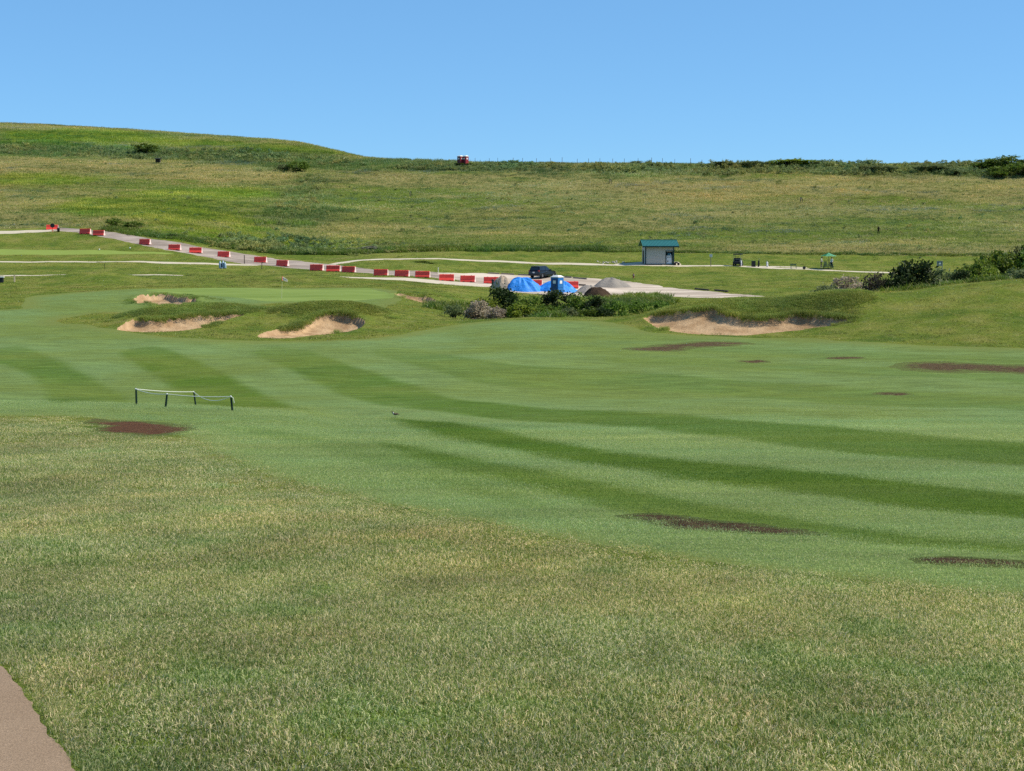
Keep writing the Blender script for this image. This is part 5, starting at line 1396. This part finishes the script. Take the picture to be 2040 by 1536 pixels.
for x_ in (-0.80, 0.82):
    for s in (-1, 1):
        w2 = mk('wheel', RUBBER, e, lambda bm: (lathe(bm, [(0.12, -0.09), (0.23, -0.09), (0.23, 0.09), (0.12, 0.09)], 18), bmesh.ops.rotate(bm, verts=bm.verts[:], matrix=rotm('X', 90)), bmesh.ops.translate(bm, verts=bm.verts[:], vec=(x_, s * 0.53, 0.23))), True)
        mk('hub', STEEL, w2, lambda bm: cyl(bm, (x_, s * 0.60, 0.23), (x_, s * 0.635, 0.23), 0.11, n=10))
mk('steering_wheel', BLACK, e, lambda bm: (lathe(bm, [(0.15, -0.015), (0.18, -0.015), (0.18, 0.015), (0.15, 0.015)], 16), bmesh.ops.rotate(bm, verts=bm.verts[:], matrix=rotm('Y', -55)), bmesh.ops.translate(bm, verts=bm.verts[:], vec=(0.30, 0.26, 1.02))))
mk('bag_rack', STEEL, e, lambda bm: (cyl(bm, (-1.1, -0.5, 1.05), (-1.1, 0.5, 1.05), 0.02, n=6), cyl(bm, (-1.1, -0.5, 0.6), (-1.1, -0.5, 1.05), 0.02, n=6), cyl(bm, (-1.1, 0.5, 0.6), (-1.1, 0.5, 1.05), 0.02, n=6)))
def golf_bag(q, rz, body, label, lean=10, stand=True, h_=0.88, clubs=5):
    e = empty('golf_bag', q, rz, label, 'golf bag')
    R_ = rotm('X', lean)
    def tl(bm): bmesh.ops.rotate(bm, verts=bm.verts[:], matrix=R_)
    mk('tube', body, e, lambda bm: (lathe(bm, [(0.12, 0.02), (0.13, 0.06), (0.125, h_ * 0.5), (0.14, h_), (0.12, h_ + 0.02)], 14), tl(bm)), True)
    mk('pocket', body, e, lambda bm: (bbox(bm, (0, -0.15, h_ * 0.42), (0.20, 0.10, h_ * 0.5), bev=0.03), tl(bm)))
    for i in range(clubs):
        a = 6.28 * i / clubs
        c_ = mk('club', STEEL, e, lambda bm: (cyl(bm, (0.07 * math.cos(a), 0.07 * math.sin(a), h_ - 0.1), (0.10 * math.cos(a), 0.10 * math.sin(a), h_ + 0.22 + 0.03 * i), 0.010, n=5), bbox(bm, (0.10 * math.cos(a) + 0.03, 0.10 * math.sin(a), h_ + 0.25 + 0.03 * i), (0.10, 0.04, 0.05), bev=0.01), tl(bm)))
    if stand:
        for s in (-1, 1): mk('stand_leg', BLACK, e, lambda bm: cyl(bm, (s * 0.05, 0.0, h_ * 0.82), (s * 0.26, 0.42, 0.0), 0.012, n=5))
DB, WB = plain('bag_dark', (0.020, 0.020, 0.026), 0.7, 0.2), plain('bag_white', (0.680, 0.680, 0.700), 0.6, 0.2)
q = spot(1475, 530.5); golf_bag((q[0], q[1] - 0.25, q[2]), 0.4, WB, 'white golf bag standing behind the black golf cart', 6, True)
q = spot(1511, 531.5); golf_bag(q, 0.2, DB, 'dark golf bag standing on the tee path right of the black bin', 8, True, 0.95, 3)
q = spot(1529, 532); golf_bag(q, -0.5, WB, 'white golf bag leaning on its stand, left of the green bench', 16, True, 0.80, 2)
p = spot(1501, 531)
e = empty('litter_bin', p, 0.1, 'square black litter bin right of the golf cart', 'bin')
mk('body', BLACK, e, lambda bm: bbox(bm, (0, 0, 0.40), (0.56, 0.5, 0.82), bev=0.02))
mk('lid', plain('bin_lid_charcoal', (0.03, 0.03, 0.03), 0.5, 0.3), e, lambda bm: bbox(bm, (0, 0, 0.84), (0.60, 0.54, 0.08), bev=0.02))
def bench(q, rz, name, label, L_=0.95, cat='bench', back=True, mat=None):
    mat = mat or plain('bench_green', (0.030, 0.090, 0.075), 0.6, 0.3)
    e = empty(name, q, rz, label, cat)
    for k in range(3): mk('slat', mat, e, lambda bm: bbox(bm, (0, -0.13 + 0.13 * k, 0.44), (L_, 0.10, 0.035)))
    if back:
        for k in range(2): mk('back_slat', mat, e, lambda bm: bbox(bm, (0, 0.22, 0.58 + 0.14 * k), (L_, 0.03, 0.10)))
    for sx in (-0.42, 0.42):
        mk('leg', mat, e, lambda bm: (cyl(bm, (sx * L_, -0.20, 0), (sx * L_, -0.16, 0.43), 0.025, n=6), cyl(bm, (sx * L_, 0.22, 0), (sx * L_, 0.20, 0.76 if back else 0.43), 0.025, n=6)))
bench(spot(1581, 535.5), 0.05, 'bench', 'small green slatted bench on the tee path')
p = spot(1602, 537)
e = empty('hose_reel', p, 0.2, 'small dark hose reel standing between the green bench and the umbrella', 'hose reel')
mk('rim', BLACK, e, lambda bm: (lathe(bm, [(0.19, -0.05), (0.24, -0.05), (0.24, 0.05), (0.19, 0.05)], 18), bmesh.ops.rotate(bm, verts=bm.verts[:], matrix=rotm('X', 90)), bmesh.ops.translate(bm, verts=bm.verts[:], vec=(0, 0, 0.27))))
mk('stand', STEEL, e, lambda bm: (cyl(bm, (-0.2, 0, 0), (0, 0.02, 0.28), 0.02, n=6), cyl(bm, (0.2, 0, 0), (0, 0.02, 0.28), 0.02, n=6)))
# picnic table, umbrella and chairs
p = spot(1650, 537.5); p = spot_d(1650, p[1] + 1.0, 537)
GT_ = plain('table_green', (0.018, 0.070, 0.060), 0.55, 0.3)
e = empty('picnic_table', p, RAD(3), 'dark green picnic table under the green umbrella', 'picnic table')
for k in range(4): mk('top_plank', GT_, e, lambda bm: bbox(bm, (0, -0.30 + 0.20 * k, 0.74), (1.75, 0.185, 0.04)))
for s in (-1, 1): mk('bench_plank', GT_, e, lambda bm: bbox(bm, (0, s * 0.72, 0.44), (1.95, 0.26, 0.04)))
for sx in (-0.62, 0.62): mk('leg_frame', GT_, e, lambda bm: (cyl(bm, (sx, -0.62, 0), (sx, -0.22, 0.72), 0.035, n=6), cyl(bm, (sx, 0.62, 0), (sx, 0.22, 0.72), 0.035, n=6), cyl(bm, (sx, -0.74, 0.40), (sx, 0.74, 0.40), 0.03, n=6)))
e = empty('patio_umbrella', p, 0.2, 'light green umbrella open over the picnic table', 'umbrella')
zt = CAMZ + p[1] * tan_row(503.5) - p[2]; ze = CAMZ + p[1] * tan_row(510) - p[2]
mk('pole', plain('umbrella_pole', (0.180, 0.150, 0.100), 0.6, 0.3), e, lambda bm: cyl(bm, (0, 0, 0.02), (0, 0, zt - 0.05), 0.03, n=8))
UMB = [plain('umbrella_mint', (0.190, 0.500, 0.300), 0.75, 0.15, 0.05), plain('umbrella_green', (0.060, 0.330, 0.160), 0.75, 0.15, 0.05)]
for k in range(8):
    a0, a1 = 6.28318 * k / 8, 6.28318 * (k + 1) / 8
    def _pan(bm):
        rr = [0.02, 0.45, 0.9, 1.27]; zz_ = [zt, zt - (zt - ze) * 0.40, zt - (zt - ze) * 0.76, ze]
        R1 = [[bm.verts.new((r_ * math.cos(a), r_ * math.sin(a), z_ - (0.03 * r_ if 0 < j < 2 else 0))) for j, a in enumerate(np.linspace(a0, a1, 4))] for r_, z_ in zip(rr, zz_)]
        for i in range(3):
            for j in range(3): bm.faces.new((R1[i][j], R1[i + 1][j], R1[i + 1][j + 1], R1[i][j + 1]))
        bmesh.ops.solidify(bm, geom=bm.faces[:], thickness=0.012)
    mk('canopy_panel', UMB[0 if k % 4 else 1], e, _pan)
mk('base', BLACK, e, lambda bm: lathe(bm, [(0.26, 0.0), (0.26, 0.05), (0.06, 0.12)], 16))
for px, rz, lb in ((1645, 0.15, 'green slatted chair behind the picnic table, left of two'), (1654, -0.2, 'green slatted chair behind the picnic table, right of two')):
    q = spot_d(px, p[1] + 1.25, 535)
    c = empty('slat_chair', q, rz, lb, 'chair', 'green chairs behind the picnic table')
    mk('seat', GT_, c, lambda bm: bbox(bm, (0, 0, 0.44), (0.46, 0.46, 0.04)))
    for k in range(4): mk('back_slat', GT_, c, lambda bm: bbox(bm, (-0.18 + 0.12 * k, 0.24, 0.74), (0.08, 0.03, 0.62)))
    for sx in (-0.2, 0.2):
        for sy in (-0.2, 0.2): mk('leg', GT_, c, lambda bm: cyl(bm, (sx, sy, 0), (sx, sy, 0.43), 0.022, n=6))
# notice board on the right
p = spot_d(1872, 228, 530)
e = empty('notice_board', p, 0.12, 'grey notice frame on two posts above the right-hand shrubs', 'notice board')
ztop = CAMZ + 228 * tan_row(519.5) - p[2]
GREY = plain('board_grey', (0.230, 0.260, 0.265), 0.6, 0.3)
for sx in (-0.42, 0.42): mk('post', GREY, e, lambda bm: bbox(bm, (sx, 0, ztop / 2 - 0.05), (0.07, 0.07, ztop + 0.1)))
mk('panel', plain('board_panel', (0.120, 0.160, 0.150), 0.6, 0.3), e, lambda bm: bbox(bm, (0, -0.01, ztop - 0.42), (0.78, 0.03, 0.62)))
mk('frame', GREY, e, lambda bm: (bbox(bm, (0, -0.04, ztop - 0.06), (0.92, 0.05, 0.08)), bbox(bm, (0, -0.04, ztop - 0.78), (0.92, 0.05, 0.08))))
mk('notice', WHITE, e, lambda bm: bbox(bm, (0.02, -0.03, ztop - 0.40), (0.30, 0.01, 0.26)))

# rope-off stakes on the fairway
ST = plain('stake_dark_green', (0.006, 0.026, 0.018), 0.6, 0.25)
ROPE = plain('white_rope', (0.620, 0.640, 0.560), 0.8, 0.1)
SK = [((271, 773), (272, 806)), ((333, 783), (330, 811)), ((386, 779), (390, 809)), ((460, 788), (463, 818))]
sb, stp = [], []
for (tx, ty), (bx_, by_) in SK:
    q = hit(bx_, by_, dmax=46.5); q = np.array((q[0], q[1], zg(q[0], q[1])))
    d_ = q[1]; rt = ray(tx, ty) * d_
    sb.append(Vector(q)); stp.append(Vector((rt[0], d_, rt[2] + CAMZ)))
print('STAKES', [tuple(round(c, 2) for c in v) for v in sb], [round(a.z - c.z, 2) for a, c in zip(stp, sb)])
e = empty('rope_barrier', sb[0], 0, 'four dark green stakes joined by white rope on the fairway', 'rope barrier')
o0 = sb[0]
for a, c in zip(sb, stp): mk('stake', ST, e, lambda bm: (cyl(bm, a - o0 - (c - a) * 0.12, c - o0, 0.033, 0.030, 10),))
def rope(bm, a, c, sag, n=16):
    pts = [a.lerp(c, i / n) - Vector((0, 0, sag * 4 * (i / n) * (1 - i / n))) - o0 for i in range(n + 1)]
    tube(bm, pts, [0.0115] * (n + 1), 6)
dn = Vector((0, -0.035, -0.025))
for i, j, sg in ((0, 2, 0.035), (2, 3, 0.22), (1, 3, 0.04), (0, 1, 0.06)): mk('rope', ROPE, e, lambda bm: rope(bm, stp[i] + dn, stp[j] + dn, sg))
mk('rope_tail', ROPE, e, lambda bm: tube(bm, [stp[3] + dn - o0, stp[3] - o0 + Vector((0.07, -0.03, -0.06)), stp[3] - o0 + Vector((0.10, -0.03, -0.22))], [0.012, 0.012, 0.012], 6))
for k_ in range(4): mk('knot', ROPE, e, lambda bm: bmesh.ops.create_icosphere(bm, subdivisions=1, radius=0.032, matrix=Matrix.Translation(stp[k_] + dn - o0)))

# hill fittings: hut, gas wells, fence posts
p = spot(315, 325)
e = empty('hill_hut', p, 0.1, 'small dark hut on the left hillside below the bush', 'hut')
mk('walls', DARKWOOD, e, lambda bm: (bbox(bm, (-0.5, 0, 0.5), (0.12, 0.9, 1.1)), bbox(bm, (0.5, 0, 0.5), (0.12, 0.9, 1.1)), bbox(bm, (0, 0.4, 0.55), (1.0, 0.1, 1.0))))
mk('roof', plain('hut_roof', (0.050, 0.050, 0.045), 0.8, 0.1), e, lambda bm: bbox(bm, (0, 0, 1.10), (1.55, 1.3, 0.12), rotm('X', 6)))
for px, row, lb in ((817, 391, 'dark gas well pipe with a hose on the slope left of centre'), (1215, 366, 'dark gas well pipe with a hose on the upper slope above the shed'), (1595, 403, 'dark gas well pipe with a hose on the slope above the umbrella')):
    p = spot(px, row)
    e = empty('gas_well', p, 0.3, lb, 'gas well', 'gas wells on the hillside')
    mk('pipe', DARKWOOD, e, lambda bm: cyl(bm, (0, 0, -0.1), (0, 0, 1.0), 0.09, n=10))
    mk('hose', BLACK, e, lambda bm: tube(bm, [(0, 0, 0.95), (0.22, 0, 1.0), (0.36, 0, 0.7), (0.42, 0, 0.0)], [0.06, 0.06, 0.06, 0.06], 8))
    mk('valve', STEEL, e, lambda bm: bbox(bm, (0, -0.1, 0.75), (0.16, 0.12, 0.16), bev=0.02))
r = np.random.RandomState(3)
for k in range(20):
    px = 946 + k * 25 + r.uniform(-5, 5)
    q = spot_d(px, 354 + r.uniform(-1, 1), 326)
    e = empty('fence_post', q, r.uniform(0, 1), 'thin fence post on the skyline, %s to the right of the red toilets' % ORD[k], 'fence post', 'fence posts along the crest')
    hh_ = 0.9 + r.uniform(0, 0.5)
    mk('shaft', DARKWOOD, e, lambda bm: bbox(bm, (0, 0, hh_ / 2), (0.07, 0.07, hh_ + 0.1)))
    mk('cap', STEEL, e, lambda bm: bbox(bm, (0, 0, hh_ + 0.06), (0.08, 0.08, 0.03)))

# ---------------------------------------------------------------- people (one skinned body each)
def skin_person(name, loc, rz, label, joints, edges, radii, paint, mats, h=1.74):
    me = bpy.data.meshes.new(name)
    me.from_pydata([tuple(j) for j in joints], edges, [])
    o = bpy.data.objects.new(name, me); COL.objects.link(o)
    m = o.modifiers.new('skin', 'SKIN'); m.use_smooth_shade = True
    for i, (rx, ry) in enumerate(radii): me.skin_vertices[0].data[i].radius = (rx, ry)
    me.skin_vertices[0].data[0].use_root = True
    s = o.modifiers.new('sub', 'SUBSURF'); s.levels = 1; s.render_levels = 1
    dg = bpy.context.evaluated_depsgraph_get(); dg.update()
    me2 = bpy.data.meshes.new_from_object(o.evaluated_get(dg))
    bpy.data.objects.remove(o); bpy.data.meshes.remove(me)
    me2.name = 'body'
    for m_ in mats: me2.materials.append(m_)
    for f in me2.polygons: f.material_index = paint(f.center); f.use_smooth = True
    e = empty(name, loc, rz, label, 'person', None, (h / 1.74,) * 3)
    part('body', me2, e)
    return e
SKIN = plain('skin', (0.420, 0.260, 0.190), 0.6, 0.3, 0.04)
HAIRD = plain('hair_dark', (0.020, 0.014, 0.010), 0.6, 0.2)
def figure(name, loc, rz, label, top, legs, hair, arms, lean=0.0, headtilt=0.0, shortlegs=False, stride=0.12, hood=False, h=1.74):
    J, E_, R_ = [], [], []
    def add(p, r_, par=None):
        J.append(Vector(p)); R_.append(r_ if isinstance(r_, tuple) else (r_, r_))
        if par is not None: E_.append((par, len(J) - 1))
        return len(J) - 1
    pel = add((0, 0, 0.95), (0.15, 0.11))
    wa = add((0, -lean * 0.3, 1.12), (0.14, 0.10), pel)
    ch = add((0, -lean * 0.7, 1.34), (0.17, 0.115), wa)
    nk = add((0, -lean, 1.49), (0.06, 0.06), ch)
    hd = add((0, -lean - 0.02 - headtilt * 0.5, 1.60), (0.085, 0.095), nk)
    ht_ = add((0, -lean - 0.01 - headtilt, 1.70), (0.075, 0.085), hd)
    for s, (el, wr) in zip((-1, 1), arms):
        sh = add((s * 0.19, -lean * 0.8, 1.41), 0.062, ch)
        ei = add((s * 0.19 + el[0], -lean * 0.8 + el[1], 1.41 + el[2]), 0.045, sh)
        wi = add((J[ei].x + wr[0], J[ei].y + wr[1], J[ei].z + wr[2]), 0.032, ei)
        dv = Vector(wr).normalized(); sd_ = dv.cross(Vector((0.2, 1, 0.1))).normalized()
        pm = add(J[wi] + dv * 0.06, (0.034, 0.022), wi)
        for k, (of, ln) in enumerate([(-0.028, 0.075), (-0.010, 0.085), (0.010, 0.08), (0.027, 0.065)]):
            f1 = add(J[pm] + dv * 0.035 + sd_ * of, 0.010, pm); add(J[f1] + dv * ln * 0.7 + Vector((0, 0.02, 0)), 0.008, f1)
        th = add(J[wi] + dv * 0.04 + sd_ * -0.05, 0.011, wi); add(J[th] + dv * 0.04, 0.009, th)
    for s in (-1, 1):
        hp = add((s * 0.09, 0, 0.86), 0.085, pel)
        kn = add((s * 0.10, -0.02 + s * stride * 0.5, 0.48), 0.062, hp)
        an = add((s * 0.10, 0.02 + s * stride, 0.08), 0.042, kn)
        add((s * 0.11, -0.14 + s * stride, 0.035), (0.045, 0.035), an)
    def paint(c):
        if c.z > 1.66 or (c.z > 1.53 and c.y > -lean - 0.02 - headtilt * 0.5 + 0.01): return 3
        if c.z > 1.475: return 3 if hood else 0
        out = abs(c.x) > 0.235 and c.z > 0.6
        if c.z > 0.97 and not (out and c.z < 1.22 and not hood): return 1
        if out: return 0
        if c.z < 0.07: return 4
        if shortlegs and c.z < 0.50: return 0
        return 2
    e = skin_person(name, loc, rz, label, J, E_, R_, paint, [SKIN, top, legs, hair, WHITE], h)
    if not hood:
        HM = hair
        mk('hair', HM, e, lambda bm: (bmesh.ops.create_icosphere(bm, subdivisions=2, radius=0.112, matrix=Matrix.Translation((0, -lean - headtilt * 0.8 + 0.025, 1.66)) @ Matrix.Diagonal((0.92, 1.0, 0.95, 1)))), True)
        mk('nose', SKIN, e, lambda bm: bbox(bm, (0, -lean - 0.115 - headtilt * 0.6, 1.61), (0.025, 0.03, 0.04), bev=0.006))
        for s in (-1, 1): mk('eye', BLACK, e, lambda bm: bmesh.ops.create_icosphere(bm, subdivisions=1, radius=0.012, matrix=Matrix.Translation((s * 0.032, -lean - 0.10 - headtilt * 0.6, 1.635))))
    return e
GREYT = plain('shirt_pale_grey', (0.420, 0.450, 0.430), 0.8, 0.1); WHT = plain('shirt_white', (0.720, 0.730, 0.760), 0.8, 0.1)
DKL = plain('trousers_dark', (0.018, 0.020, 0.026), 0.8, 0.1); BLK = plain('clothes_black', (0.009, 0.009, 0.010), 0.85, 0.1)
pt = spot(1650, 537.5)
q = spot_d(1636, pt[1] + 2.6, 520)
figure('person', q, RAD(65), 'person in a pale grey shirt and dark shorts looking down, left of the umbrella pole', GREYT, DKL, HAIRD, [((-0.06, -0.02, -0.28), (0.04, -0.18, -0.16)), ((0.06, -0.02, -0.28), (-0.04, -0.18, -0.16))], 0.06, 0.08, True)
q = spot_d(1657, pt[1] + 2.2, 520)
figure('person', q, RAD(-55), 'person in a white top and dark trousers standing right of the umbrella pole', WHT, DKL, HAIRD, [((-0.05, 0.03, -0.28), (0.0, -0.08, -0.24)), ((0.05, 0.03, -0.28), (0.0, -0.10, -0.24))], 0.02, 0.02)
q = spot(1750, 468)
figure('person', q, RAD(150), 'person in black hooded clothes walking on the open hillside', BLK, BLK, BLK, [((-0.10, 0.02, -0.27), (0.02, -0.06, -0.22)), ((0.10, 0.02, -0.27), (-0.02, -0.06, -0.22))], 0.03, 0.0, False, 0.16, True, 1.62)

# ---------------------------------------------------------------- bird on the fairway
p = hit(787, 831.5, dmax=60); p = np.array((p[0], p[1], zg(p[0], p[1])))
print('BIRD', p)
BR, BW, BK = plain('plumage_brown', (0.110, 0.085, 0.055), 0.8, 0.1), plain('plumage_white', (0.720, 0.720, 0.680), 0.8, 0.1), plain('plumage_black', (0.012, 0.011, 0.010), 0.8, 0.1)
e = empty('plover', p, RAD(190), 'small brown and white plover with black breast bands on the fairway', 'bird')
bm = bmesh.new()
rings = [(-0.155, 0.098, 0.008, 0.006), (-0.105, 0.103, 0.022, 0.014), (-0.06, 0.108, 0.036, 0.032), (-0.01, 0.112, 0.043, 0.044), (0.035, 0.122, 0.041, 0.043), (0.062, 0.146, 0.030, 0.032), (0.070, 0.166, 0.021, 0.024), (0.078, 0.184, 0.025, 0.026), (0.094, 0.192, 0.023, 0.022), (0.112, 0.189, 0.010, 0.010), (0.140, 0.184, 0.003, 0.003)]
n = 14; rr = []
for i, (x_, z_, ry, rz_) in enumerate(rings):
    a = rings[max(i - 1, 0)]; c = rings[min(i + 1, len(rings) - 1)]
    tx, tz = c[0] - a[0], c[1] - a[1]; L_ = math.hypot(tx, tz); nx_, nz_ = -tz / L_, tx / L_
    rr.append([bm.verts.new((x_ + nx_ * rz_ * math.sin(t), ry * math.cos(t), z_ + nz_ * rz_ * math.sin(t))) for t in np.linspace(0, 6.28318, n, endpoint=False)])
for i in range(len(rr) - 1):
    for k in range(n): bm.faces.new((rr[i][k], rr[i][(k + 1) % n], rr[i + 1][(k + 1) % n], rr[i + 1][k]))
bm.faces.new(rr[0][::-1]); bm.faces.new(rr[-1])
for f in bm.faces:
    c = f.calc_center_median(); ring = min(range(len(rings)), key=lambda i: (rings[i][0] - c.x) ** 2 + (rings[i][1] - c.z) ** 2)
    f.material_index = 0
    under = c.z < 0.108 + max(0, c.x - 0.02) * 0.9 or (c.x > 0.05 and c.z < 0.150)
    if c.x > -0.10 and under: f.material_index = 1
    if ring == 5 and True: f.material_index = 2
    if ring == 6: f.material_index = 1
    if c.x > 0.110: f.material_index = 2
me = bmesh_to('body', bm, [BR, BW, BK], True); part('body', me, e)
for s in (-1, 1):
    mk('wing', BR, e, lambda bm: bmesh.ops.create_icosphere(bm, subdivisions=2, radius=1.0, matrix=Matrix.Translation((-0.03, s * 0.036, 0.118)) @ Matrix.Rotation(RAD(6), 4, 'Y') @ Matrix.Diagonal((0.095, 0.013, 0.030, 1))), True)
    mk('leg', plain('bird_leg', (0.300, 0.230, 0.170), 0.7, 0.2), e, lambda bm: (tube(bm, [(0.0, s * 0.018, 0.085), (-0.012, s * 0.018, 0.045), (0.0, s * 0.018, 0.002)], [0.0045, 0.0032, 0.0032], 5), bbox(bm, (0.012, s * 0.018, 0.002), (0.035, 0.010, 0.004))))
    mk('eye', BK, e, lambda bm: bmesh.ops.create_icosphere(bm, subdivisions=1, radius=0.0045, matrix=Matrix.Translation((0.097, s * 0.022, 0.196))))
